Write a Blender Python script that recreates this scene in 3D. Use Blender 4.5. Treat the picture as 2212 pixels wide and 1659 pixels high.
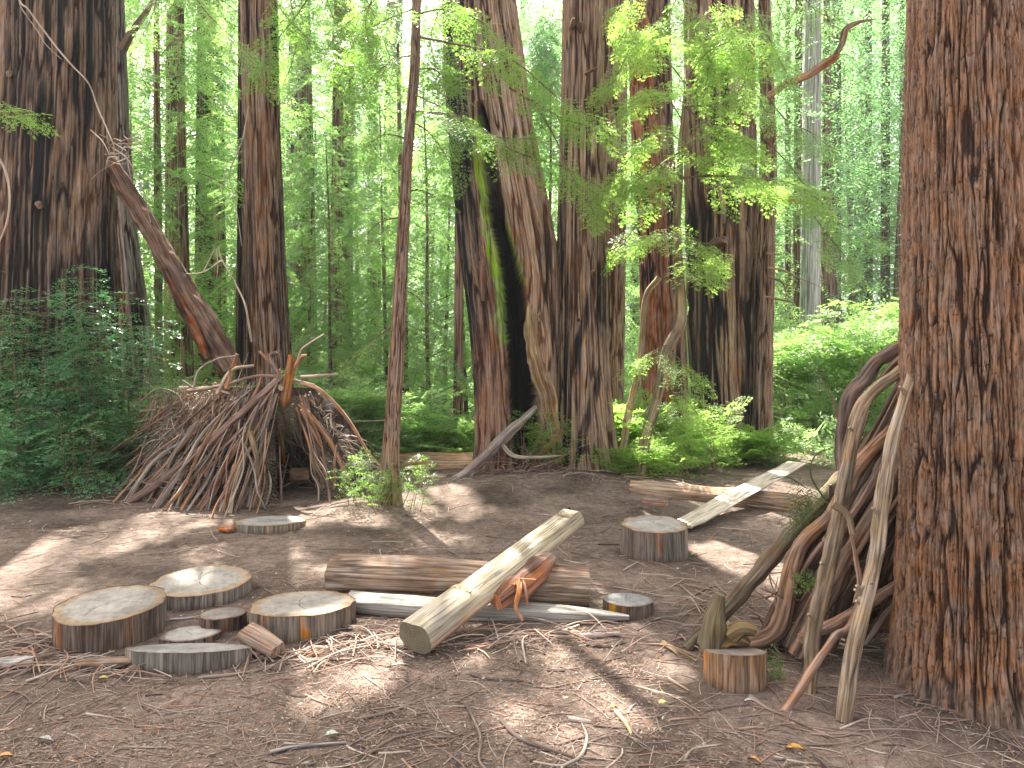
import bpy, math, random
import numpy as np

for o in list(bpy.data.objects):
    bpy.data.objects.remove(o)
SC = bpy.context.scene
COL = SC.collection
R_ = math.radians

# ------------------------------------------------------------------ camera
F, CX, HY, H = 1500.0, 1106.0, 780.0, 1.6      # focal length / centre / horizon in photo units (2212 wide), eye height
cam_d = bpy.data.cameras.new('camera')
cam = bpy.data.objects.new('camera', cam_d)
COL.objects.link(cam)
cam_d.sensor_width = 36.0
cam_d.lens = 36.0 * F / 2212.0
cam_d.shift_y = (HY - 829.5) / 2212.0
cam_d.clip_start, cam_d.clip_end = 0.05, 2000
cam.location = (0, 0, H)
cam.rotation_euler = (R_(90), 0, 0)
SC.camera = cam

# ------------------------------------------------------------------ light
SUN_EL, SUN_AZ = R_(56), R_(-20)                 # azimuth from +Y towards +X
S = np.array([math.sin(SUN_AZ) * math.cos(SUN_EL), math.cos(SUN_AZ) * math.cos(SUN_EL), math.sin(SUN_EL)])
W = bpy.data.worlds.new("World")
SC.world = W
W.use_nodes = True
nt = W.node_tree
sky = nt.nodes.new('ShaderNodeTexSky')
sky.sky_type = 'NISHITA'
sky.sun_disc = False
sky.sun_elevation = SUN_EL
sky.sun_rotation = SUN_AZ
sky.air_density = 1.0
sky.dust_density = 4.0
sky.ozone_density = 0.6
hsv = nt.nodes.new('ShaderNodeHueSaturation')       # hazy, paler sky than the clean-air model
hsv.inputs['Saturation'].default_value = .35
nt.links.new(sky.outputs[0], hsv.inputs['Color'])
tint = nt.nodes.new('ShaderNodeVectorMath'); tint.operation = 'MULTIPLY'; tint.inputs[1].default_value = (1.06, 1.0, .93)
nt.links.new(hsv.outputs[0], tint.inputs[0])
nt.links.new(tint.outputs[0], nt.nodes['Background'].inputs[0])
nt.nodes['Background'].inputs[1].default_value = 0.115
sd = bpy.data.lights.new('sun', 'SUN')
sd.energy = 5.0
sd.angle = R_(0.53)
sd.color = (1.0, 0.95, 0.87)
sun = bpy.data.objects.new('sun', sd)
COL.objects.link(sun)
from mathutils import Vector
sun.rotation_euler = Vector(S).to_track_quat('Z', 'Y').to_euler()
SC.view_settings.view_transform = 'Standard'
SC.view_settings.look = 'None'
SC.view_settings.gamma = 1
SC.view_settings.exposure = 2.55

# ------------------------------------------------------------------ numeric helpers
def P(u, v, Y):
    return np.array([(u - CX) / F * Y, Y, H + (HY - v) / F * Y])

def G(u, v, z=0.0):
    Y = (H - z) * F / (v - HY)
    return np.array([(u - CX) / F * Y, Y, z])

def _hash(ix, iy, iz, seed):
    h = (ix.astype(np.int64) * 374761393 + iy.astype(np.int64) * 668265263 + iz.astype(np.int64) * 2147483647 + seed * 1274126177) & 0xffffffff
    h = ((h ^ (h >> 13)) * 1274126177) & 0xffffffff
    h = (h ^ (h >> 16)) & 0xffff
    return h / 32767.5 - 1.0

def noise(x, y, z, seed=0):
    x, y, z = np.broadcast_arrays(np.asarray(x, float), np.asarray(y, float), np.asarray(z, float))
    ix, iy, iz = np.floor(x), np.floor(y), np.floor(z)
    fx, fy, fz = x - ix, y - iy, z - iz
    fx, fy, fz = [t * t * (3 - 2 * t) for t in (fx, fy, fz)]
    out = 0
    for dx in (0, 1):
        wx = fx if dx else 1 - fx
        for dy in (0, 1):
            wy = fy if dy else 1 - fy
            for dz in (0, 1):
                wz = fz if dz else 1 - fz
                out = out + wx * wy * wz * _hash(ix + dx, iy + dy, iz + dz, seed)
    return out

def fbm(x, y, z, seed=0, octv=3):
    o, a, s, t = 0, 1.0, 1.0, 0.0
    for k in range(octv):
        o = o + a * noise(x * s, y * s, z * s, seed + k * 17)
        t += a; a *= 0.5; s *= 2.03
    return o / t

def sstep(a, b, x):
    t = np.clip((x - a) / (b - a + 1e-12), 0, 1)
    return t * t * (3 - 2 * t)

def mix(a, b, t):
    a = np.asarray(a, float); b = np.asarray(b, float)
    t = np.asarray(t)[..., None]
    return a * (1 - t) + b * t

def crom(pts, n):
    p = np.asarray(pts, float)
    if len(p) == 2:
        t = np.linspace(0, 1, n)[:, None]
        return p[0] * (1 - t) + p[1] * t
    q = np.vstack([2 * p[0] - p[1], p, 2 * p[-1] - p[-2]])
    out = []
    for s in np.linspace(0, len(p) - 1, n):
        i = min(int(s), len(p) - 2); t = s - i
        a, b, c, d = q[i], q[i + 1], q[i + 2], q[i + 3]
        out.append(0.5 * (2 * b + (c - a) * t + (2 * a - 5 * b + 4 * c - d) * t * t + (3 * b - a - 3 * c + d) * t ** 3))
    return np.array(out)

def gh(x, y):
    x = np.asarray(x, float); y = np.asarray(y, float)
    near = 0.022 * fbm(x * 1.3, y * 1.3, 0 * x, 5, 3) + 0.05 * noise(x * .35, y * .35, 0 * x, 9) * sstep(5, 9, y)
    far = 0.35 * sstep(12, 30, y) * noise(x * .12, y * .12, 0 * x, 11)
    mound = 0
    for (mx, my, mr, mh) in MOUNDS:
        d2 = ((x - mx) ** 2 + (y - my) ** 2) / mr ** 2
        mound = mound + mh * np.exp(-d2)
    return near + far + mound

MOUNDS = [(0.55, 9.0, 1.3, .16), (2.15, 3.4, .55, .07), (-1.72, 7.45, .5, .08), (-6.0, 9.2, 1.8, .18), (3.0, 11.5, 1.4, .15)]

# ------------------------------------------------------------------ mesh accumulator
class Acc:
    def __init__(s):
        s.v, s.q, s.t, s.c, s.g, s.qm, s.tm, s.n = [], [], [], [], [], [], [], 0
    def add(s, v, q=None, t=None, c=None, g=None, m=0):
        v = np.asarray(v, float).reshape(-1, 3)
        k = len(v)
        s.v.append(v)
        c = np.ones((k, 3)) if c is None else np.broadcast_to(np.asarray(c, float), (k, 3))
        s.c.append(c)
        s.g.append(v if g is None else np.asarray(g, float).reshape(-1, 3))
        if q is not None and len(q):
            q = np.asarray(q, np.int64).reshape(-1, 4); s.q.append(q + s.n); s.qm.append(np.full(len(q), m))
        if t is not None and len(t):
            t = np.asarray(t, np.int64).reshape(-1, 3); s.t.append(t + s.n); s.tm.append(np.full(len(t), m))
        s.n += k
    def build(s, name, mats, parent=None, smooth=True, origin=None, attrs=True):
        v = np.vstack(s.v)
        if origin is not None:
            v = v - np.asarray(origin, float)
        me = bpy.data.meshes.new(name)
        q = np.vstack(s.q) if s.q else np.zeros((0, 4), np.int64)
        t = np.vstack(s.t) if s.t else np.zeros((0, 3), np.int64)
        me.vertices.add(len(v)); me.vertices.foreach_set('co', v.astype(np.float32).ravel())
        loops = np.concatenate([q.ravel(), t.ravel()]).astype(np.int32)
        me.loops.add(len(loops)); me.loops.foreach_set('vertex_index', loops)
        st = np.concatenate([np.arange(len(q)) * 4, len(q) * 4 + np.arange(len(t)) * 3]).astype(np.int32)
        me.polygons.add(len(st)); me.polygons.foreach_set('loop_start', st)
        mi = np.concatenate([np.concatenate(s.qm) if s.qm else np.zeros(0), np.concatenate(s.tm) if s.tm else np.zeros(0)]).astype(np.int32)
        me.polygons.foreach_set('material_index', mi)
        me.polygons.foreach_set('use_smooth', np.full(len(st), smooth))
        if attrs:
            c = np.vstack(s.c); ca = me.attributes.new('col', 'FLOAT_COLOR', 'POINT')
            ca.data.foreach_set('color', np.hstack([c, np.ones((len(c), 1))]).astype(np.float32).ravel())
            g = np.vstack(s.g); ga = me.attributes.new('gc', 'FLOAT_VECTOR', 'POINT')
            ga.data.foreach_set('vector', g.astype(np.float32).ravel())
        me.update(calc_edges=True)
        me.validate()
        for m in (mats if isinstance(mats, (list, tuple)) else [mats]):
            me.materials.append(m)
        ob = bpy.data.objects.new(name, me)
        COL.objects.link(ob)
        if parent is not None:
            ob.parent = parent
        if origin is not None and parent is None:
            ob.location = origin
        return ob

def tag(o, label=None, cat=None, group=None, kind=None):
    if label: o['label'] = label
    if cat: o['category'] = cat
    if group: o['group'] = group
    if kind: o['kind'] = kind
    return o

def thing(name, label, cat, loc=(0, 0, 0), group=None, rz=0.0):
    o = bpy.data.objects.new(name, None)
    COL.objects.link(o)
    o.empty_display_size = .2
    o.location = loc
    o.rotation_euler = (0, 0, rz)
    return tag(o, label, cat, group)

def build_at(acc, name, mats, root, **kw):
    """world-space geometry under a root empty that stands unrotated at root.location"""
    return acc.build(name, mats, root, origin=np.array(root.location), **kw)

# ------------------------------------------------------------------ materials
def new_mat(name):
    m = bpy.data.materials.new(name); m.use_nodes = True
    return m, m.node_tree.nodes, m.node_tree.links

def wood_mat(name, scale=60, stretch=.07, var=.45, bump=.5, dist=.004, rough=.85, spec=.2, lines=.6, lscale=.5):
    m, N, L = new_mat(name)
    b = N['Principled BSDF']
    at = N.new('ShaderNodeAttribute'); at.attribute_name = 'col'
    gc = N.new('ShaderNodeAttribute'); gc.attribute_name = 'gc'
    mp = N.new('ShaderNodeMapping'); mp.inputs['Scale'].default_value = (1, 1, stretch)
    L.new(gc.outputs['Vector'], mp.inputs['Vector'])
    n1 = N.new('ShaderNodeTexNoise'); n1.inputs['Scale'].default_value = scale; n1.inputs['Detail'].default_value = 5; n1.inputs['Roughness'].default_value = .65
    L.new(mp.outputs[0], n1.inputs['Vector'])
    mr = N.new('ShaderNodeMapRange')
    mr.inputs[1].default_value = .3; mr.inputs[2].default_value = .7
    mr.inputs[3].default_value = 1 - var; mr.inputs[4].default_value = 1 + var
    L.new(n1.outputs['Fac'], mr.inputs[0])
    n2 = N.new('ShaderNodeTexNoise'); n2.inputs['Scale'].default_value = scale * .12; n2.inputs['Detail'].default_value = 3
    L.new(gc.outputs['Vector'], n2.inputs['Vector'])
    hs = N.new('ShaderNodeHueSaturation')
    mr2 = N.new('ShaderNodeMapRange'); mr2.inputs[1].default_value = .3; mr2.inputs[2].default_value = .7
    mr2.inputs[3].default_value = .75; mr2.inputs[4].default_value = 1.2
    L.new(n2.outputs['Fac'], mr2.inputs[0]); L.new(mr2.outputs[0], hs.inputs['Saturation'])
    mp3 = N.new('ShaderNodeMapping'); mp3.inputs['Scale'].default_value = (1, 1, stretch * .6)
    L.new(gc.outputs['Vector'], mp3.inputs['Vector'])
    n3 = N.new('ShaderNodeTexNoise'); n3.inputs['Scale'].default_value = scale * lscale; n3.inputs['Detail'].default_value = 3; n3.inputs['Roughness'].default_value = .6
    L.new(mp3.outputs[0], n3.inputs['Vector'])
    sb = N.new('ShaderNodeMath'); sb.operation = 'SUBTRACT'; sb.inputs[1].default_value = .5; L.new(n3.outputs['Fac'], sb.inputs[0])
    ab = N.new('ShaderNodeMath'); ab.operation = 'ABSOLUTE'; L.new(sb.outputs[0], ab.inputs[0])
    mr3 = N.new('ShaderNodeMapRange'); mr3.inputs[1].default_value = .004; mr3.inputs[2].default_value = .04; mr3.inputs[3].default_value = 1 - lines; mr3.inputs[4].default_value = 1
    L.new(ab.outputs[0], mr3.inputs[0])
    mm = N.new('ShaderNodeMath'); mm.operation = 'MULTIPLY'; L.new(mr.outputs[0], mm.inputs[0]); L.new(mr3.outputs[0], mm.inputs[1])
    mu = N.new('ShaderNodeVectorMath'); mu.operation = 'SCALE'
    L.new(at.outputs['Color'], mu.inputs[0]); L.new(mm.outputs[0], mu.inputs['Scale'])
    L.new(mu.outputs[0], hs.inputs['Color'])
    L.new(hs.outputs[0], b.inputs['Base Color'])
    bp = N.new('ShaderNodeBump'); bp.inputs['Strength'].default_value = bump; bp.inputs['Distance'].default_value = dist
    ah = N.new('ShaderNodeMath'); ah.operation = 'MULTIPLY_ADD'; ah.inputs[1].default_value = .8; L.new(mr3.outputs[0], ah.inputs[0]); L.new(n1.outputs['Fac'], ah.inputs[2])
    L.new(ah.outputs[0], bp.inputs['Height']); L.new(bp.outputs[0], b.inputs['Normal'])
    b.inputs['Roughness'].default_value = rough
    b.inputs['Specular IOR Level'].default_value = spec
    return m

def leaf_mat(name, c1, c2, trans=.45, tcol=None, rough=.45, spec=.35, nscale=.8):
    m, N, L = new_mat(name)
    for n in list(N): N.remove(n)
    out = N.new('ShaderNodeOutputMaterial')
    geo = N.new('ShaderNodeNewGeometry'); oi = N.new('ShaderNodeObjectInfo')
    tc = N.new('ShaderNodeTexCoord')
    nz = N.new('ShaderNodeTexNoise'); nz.inputs['Scale'].default_value = nscale; nz.inputs['Detail'].default_value = 2
    L.new(tc.outputs['Object'], nz.inputs['Vector'])
    ad = N.new('ShaderNodeMath'); ad.operation = 'ADD'
    L.new(geo.outputs['Random Per Island'], ad.inputs[0]); L.new(nz.outputs['Fac'], ad.inputs[1])
    ad2 = N.new('ShaderNodeMath'); ad2.operation = 'ADD'
    L.new(ad.outputs[0], ad2.inputs[0]); L.new(oi.outputs['Random'], ad2.inputs[1])
    mr = N.new('ShaderNodeMapRange'); mr.inputs[1].default_value = .6; mr.inputs[2].default_value = 2.4
    L.new(ad2.outputs[0], mr.inputs[0])
    cm = N.new('ShaderNodeMix'); cm.data_type = 'RGBA'
    cm.inputs[6].default_value = (*c1, 1); cm.inputs[7].default_value = (*c2, 1)
    L.new(mr.outputs[0], cm.inputs[0])
    pb = N.new('ShaderNodeBsdfPrincipled')
    pb.inputs['Roughness'].default_value = rough; pb.inputs['Specular IOR Level'].default_value = spec
    L.new(cm.outputs[2], pb.inputs['Base Color'])
    tr = N.new('ShaderNodeBsdfTranslucent')
    tv = N.new('ShaderNodeVectorMath'); tv.operation = 'MULTIPLY'
    tv.inputs[1].default_value = tcol or (1.6, 1.95, 1.1)
    L.new(cm.outputs[2], tv.inputs[0]); L.new(tv.outputs[0], tr.inputs['Color'])
    mx = N.new('ShaderNodeMixShader'); mx.inputs[0].default_value = trans
    L.new(pb.outputs[0], mx.inputs[1]); L.new(tr.outputs[0], mx.inputs[2]); L.new(mx.outputs[0], out.inputs['Surface'])
    return m

def ground_mat():
    m, N, L = new_mat('forest_floor')
    b = N['Principled BSDF']; b.inputs['Roughness'].default_value = .95; b.inputs['Specular IOR Level'].default_value = .1
    tc = N.new('ShaderNodeTexCoord')
    def nz(scale, det=4, rough=.6, vec=None):
        n = N.new('ShaderNodeTexNoise'); n.inputs['Scale'].default_value = scale; n.inputs['Detail'].default_value = det
        n.inputs['Roughness'].default_value = rough
        L.new(vec or tc.outputs['Object'], n.inputs['Vector']); return n
    a = nz(1.1, 4); c = nz(14, 5, .75); d = nz(90, 4, .8)
    r1 = N.new('ShaderNodeValToRGB'); e = r1.color_ramp.elements
    e[0].position = .36; e[0].color = (.083, .072, .063, 1); e[1].position = .62; e[1].color = (.212, .186, .166, 1)
    L.new(a.outputs['Fac'], r1.inputs[0])
    r2 = N.new('ShaderNodeValToRGB'); e = r2.color_ramp.elements
    e[0].position = .3; e[0].color = (.42, .38, .36, 1); e[1].position = .72; e[1].color = (1.35, 1.25, 1.2, 1)
    L.new(c.outputs['Fac'], r2.inputs[0])
    r3 = N.new('ShaderNodeValToRGB'); e = r3.color_ramp.elements
    e[0].position = .3; e[0].color = (.5, .45, .43, 1); e[1].position = .75; e[1].color = (1.6, 1.5, 1.4, 1)
    L.new(d.outputs['Fac'], r3.inputs[0])
    m1 = N.new('ShaderNodeVectorMath'); m1.operation = 'MULTIPLY'; m2 = N.new('ShaderNodeVectorMath'); m2.operation = 'MULTIPLY'
    L.new(r1.outputs[0], m1.inputs[0]); L.new(r2.outputs[0], m1.inputs[1]); L.new(m1.outputs[0], m2.inputs[0]); L.new(r3.outputs[0], m2.inputs[1])
    L.new(m2.outputs[0], b.inputs['Base Color'])
    bp = N.new('ShaderNodeBump'); bp.inputs['Strength'].default_value = .8; bp.inputs['Distance'].default_value = .015
    ad = N.new('ShaderNodeMath'); ad.operation = 'MULTIPLY_ADD'; ad.inputs[1].default_value = .35
    L.new(d.outputs['Fac'], ad.inputs[0]); L.new(c.outputs['Fac'], ad.inputs[2])
    L.new(ad.outputs[0], bp.inputs['Height']); L.new(bp.outputs[0], b.inputs['Normal'])
    return m

def cut_mat():
    m, N, L = new_mat('sawn_end_grain')
    b = N['Principled BSDF']; b.inputs['Roughness'].default_value = .8; b.inputs['Specular IOR Level'].default_value = .2
    at = N.new('ShaderNodeAttribute'); at.attribute_name = 'col'
    gc = N.new('ShaderNodeAttribute'); gc.attribute_name = 'gc'
    wv = N.new('ShaderNodeTexWave'); wv.wave_type = 'RINGS'; wv.rings_direction = 'SPHERICAL'
    wv.inputs['Scale'].default_value = 22; wv.inputs['Distortion'].default_value = 2.5; wv.inputs['Detail'].default_value = 3
    L.new(gc.outputs['Vector'], wv.inputs['Vector'])
    nz = N.new('ShaderNodeTexNoise'); nz.inputs['Scale'].default_value = 9; nz.inputs['Detail'].default_value = 6; nz.inputs['Roughness'].default_value = .7
    L.new(gc.outputs['Vector'], nz.inputs['Vector'])
    mr = N.new('ShaderNodeMapRange'); mr.inputs[3].default_value = .72; mr.inputs[4].default_value = 1.12
    L.new(wv.outputs['Fac'], mr.inputs[0])
    mr2 = N.new('ShaderNodeMapRange'); mr2.inputs[1].default_value = .3; mr2.inputs[2].default_value = .7; mr2.inputs[3].default_value = .72; mr2.inputs[4].default_value = 1.2
    L.new(nz.outputs['Fac'], mr2.inputs[0])
    mm = N.new('ShaderNodeMath'); mm.operation = 'MULTIPLY'
    L.new(mr.outputs[0], mm.inputs[0]); L.new(mr2.outputs[0], mm.inputs[1])
    mu = N.new('ShaderNodeVectorMath'); mu.operation = 'SCALE'
    L.new(at.outputs['Color'], mu.inputs[0]); L.new(mm.outputs[0], mu.inputs['Scale'])
    L.new(mu.outputs[0], b.inputs['Base Color'])
    bp = N.new('ShaderNodeBump'); bp.inputs['Strength'].default_value = .3; bp.inputs['Distance'].default_value = .004
    L.new(nz.outputs['Fac'], bp.inputs['Height']); L.new(bp.outputs[0], b.inputs['Normal'])
    return m

M_BARK = wood_mat('redwood_bark', 48, .06, .5, .9, .012, lines=.5, lscale=.42)
M_BARKN = wood_mat('near_bark', 100, .12, .5, .9, .008, lines=.45, lscale=.4)
M_FARBARK = wood_mat('far_bark', 14, .05, .45, .8, .02)
M_WOOD = wood_mat('weathered_wood', 75, .05, .45, .8, .006, lines=.5, lscale=.4)
M_CUT = cut_mat()
M_GROUND = ground_mat()
M_LEAF_NEAR = leaf_mat('redwood_needles', (.100, .175, .050), (.220, .310, .085), .55, spec=.45, rough=.4)
M_LEAF_BLUE = leaf_mat('shade_needles', (.070, .185, .105), (.180, .340, .170), .45, spec=.8, rough=.33)
M_LEAF_LIT = leaf_mat('sunlit_needles', (.16, .24, .07), (.29, .37, .13), .55)  # lighter yellow-green copy of the needles, sunlight painted into the leaf colour
M_LEAF_FAR = leaf_mat('understory_leaves', (.130, .212, .115), (.300, .375, .190), .6, nscale=.5)
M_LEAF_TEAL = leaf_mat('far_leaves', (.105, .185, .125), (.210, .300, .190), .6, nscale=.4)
M_LEAF_BUSH = leaf_mat('bush_leaves', (.17, .255, .10), (.33, .42, .18), .5, nscale=1.5)
M_DRY = leaf_mat('dry_sprigs', (.085, .070, .040), (.19, .15, .10), .15, tcol=(1.2, 1.1, .8))
# ------------------------------------------------------------------ tubes, trunks
def frames(path):
    t = np.gradient(path, axis=0)
    t /= np.linalg.norm(t, axis=1)[:, None] + 1e-9
    up = np.array([0., 0., 1.]) if abs(t[0][2]) < .9 else np.array([0., 1., 0.])
    a = np.cross(up, t[0]); a /= np.linalg.norm(a)
    A = [a]
    for i in range(1, len(t)):
        a = A[-1] - t[i] * np.dot(A[-1], t[i]); a /= np.linalg.norm(a) + 1e-9; A.append(a)
    A = np.array(A); B = np.cross(t, A)
    return t, A, B

def grid_quads(n, k, close=True):
    i = np.arange(n - 1)[:, None]; j = np.arange(k if close else k - 1)[None]
    j2 = (j + 1) % k
    return np.stack([i * k + j, i * k + j2, (i + 1) * k + j2, (i + 1) * k + j], -1).reshape(-1, 4)

def tube(acc, pts, r0, r1=None, segs=8, n=None, col=(.2, .13, .09), col2=None, rough=.12, seed=0, cap=True, flat=1.0, m=0, capcol=None, kink=0.0, roughf=9.0, bk=None):
    """a stick: smooth path, taper, knobbly radius, colour mottling, closed ends"""
    pts = np.asarray(pts, float)
    ln = np.linalg.norm(np.diff(pts, axis=0), axis=1).sum()
    if np.ndim(r0) == 0 and r1 is None: r1 = r0 * .6
    n = n or int(max(4, min(60, ln / max(float(np.mean(r0)) * 2.2, .02))))
    path = crom(pts, n)
    if kink:
        s = np.linspace(0, ln * 3, n)
        path = path + kink * np.stack([noise(s, 0, k * 7.7, seed + k) for k in range(3)], -1)
    t, A, B = frames(path)
    th = np.linspace(0, 2 * np.pi, segs, endpoint=False)
    s = np.concatenate([[0], np.cumsum(np.linalg.norm(np.diff(path, axis=0), axis=1))])
    if np.ndim(r0) == 0:
        r = np.linspace(r0, r1, n)
    else:
        r = np.interp(np.linspace(0, 1, n), np.linspace(0, 1, len(r0)), r0)
    rr = r[:, None] * (1 + rough * noise(np.cos(th)[None] * 1.6, np.sin(th)[None] * 1.6, s[:, None] * roughf, seed) + rough * .6 * noise(np.cos(th)[None] * 4, np.sin(th)[None] * 4, s[:, None] * roughf * .4, seed + 3))
    rm = float(np.mean(r)); ridge = None
    if bk is None and rm > .012 and segs >= 9: bk = (max(.010, rm * .30), rm * .045, 40)
    if bk:
        dd, ridge = bark(np.cos(th)[None], np.sin(th)[None], s[:, None] + seed * 3.3, rm, bk[0], bk[1], seed, bk[2])
        rr = rr + dd * (rr / rm)
    v = path[:, None] + A[:, None] * (np.cos(th)[None, :, None] * rr[..., None]) + B[:, None] * (np.sin(th)[None, :, None] * rr[..., None] * flat)
    c = np.broadcast_to(np.asarray(col, float), (n, segs, 3))
    if col2 is not None:
        k = sstep(-.15, .35, fbm(np.cos(th)[None] * .9, np.sin(th)[None] * .9, s[:, None] * 3.0, seed + 8, 2))
        c = mix(c, np.broadcast_to(np.asarray(col2, float), (n, segs, 3)), k)
    if ridge is not None:
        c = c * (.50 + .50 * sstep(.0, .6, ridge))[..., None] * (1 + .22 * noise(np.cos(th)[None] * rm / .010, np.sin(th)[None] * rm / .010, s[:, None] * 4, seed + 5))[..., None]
    g = np.stack([np.cos(th)[None] * rm + 0 * s[:, None], np.sin(th)[None] * rm + 0 * s[:, None], s[:, None] + 0 * th[None] + seed * 1.37], -1)
    acc.add(v, grid_quads(n, segs)[:, ::-1], c=c.reshape(-1, 3), g=g, m=m)
    if cap:
        cc = capcol if capcol is not None else np.clip(np.asarray(col) * 1.5, 0, 1)
        for e, sg in ((0, 1), (n - 1, -1)):
            ring = v[e]; ctr = ring.mean(0)[None] - t[e] * .15 * r[e] * sg * 0
            vv = np.vstack([ring, ctr])
            j = np.arange(segs)
            tri = np.stack([j, (j + 1) % segs, np.full(segs, segs)], -1)
            if sg < 0: tri = tri[:, ::-1]
            acc.add(vv, t=tri[:, ::-1] if False else tri, c=cc, g=vv * 1.0, m=m)
    return path

def bark(ct, stt, z, R0, sp, depth, seed, stretch=9, crack=0.0):
    sp = sp * .8; stretch = stretch * 1.35
    x, y = ct * R0 / sp, stt * R0 / sp
    zz = z / (sp * stretch)
    w = .55 * noise(x * .6, y * .6, zz * 1.6, seed + 50)
    n1 = noise(x + w, y - w, zz, seed)
    n2 = noise(x * 2.1 + 7, y * 2.1, zz * 2.3 + w, seed + 1)
    fur = np.clip(1 - np.abs(n1) / .24, 0, 1)
    fur2 = np.clip(1 - np.abs(n2) / .24, 0, 1)
    n3 = noise(x * 5, y * 5, zz * 6, seed + 2)
    d = -depth * (fur ** .8) - depth * .4 * fur2 + depth * .18 * n3
    ridge = np.clip(1 - fur * 1.1 - fur2 * .45 + .2 * n3, 0, 1)
    if crack:
        n4 = noise(x * 1.1 + 3, y * 1.1, z / (sp * 1.5) + w * 2, seed + 4)
        n5 = noise(x * 3, y * 3, z / (sp * .5), seed + 5)
        f4 = np.clip(1 - np.abs(n4) / .10, 0, 1) * (noise(x * .8, y * .8, zz * 3, seed + 6) > -.1)
        d = d - depth * crack * f4 + depth * .16 * n5
        ridge = np.clip(ridge - .7 * f4 + .12 * n5, 0, 1)
    return d, ridge

PAL = dict(crev=(.055, .028, .019), plate=(.275, .185, .130), red=(.300, .130, .060), char=(.010, .010, .011),
           tan=(.400, .270, .150), moss=(.200, .330, .030), grey=(.300, .265, .235), warm=(.285, .165, .105))

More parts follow.
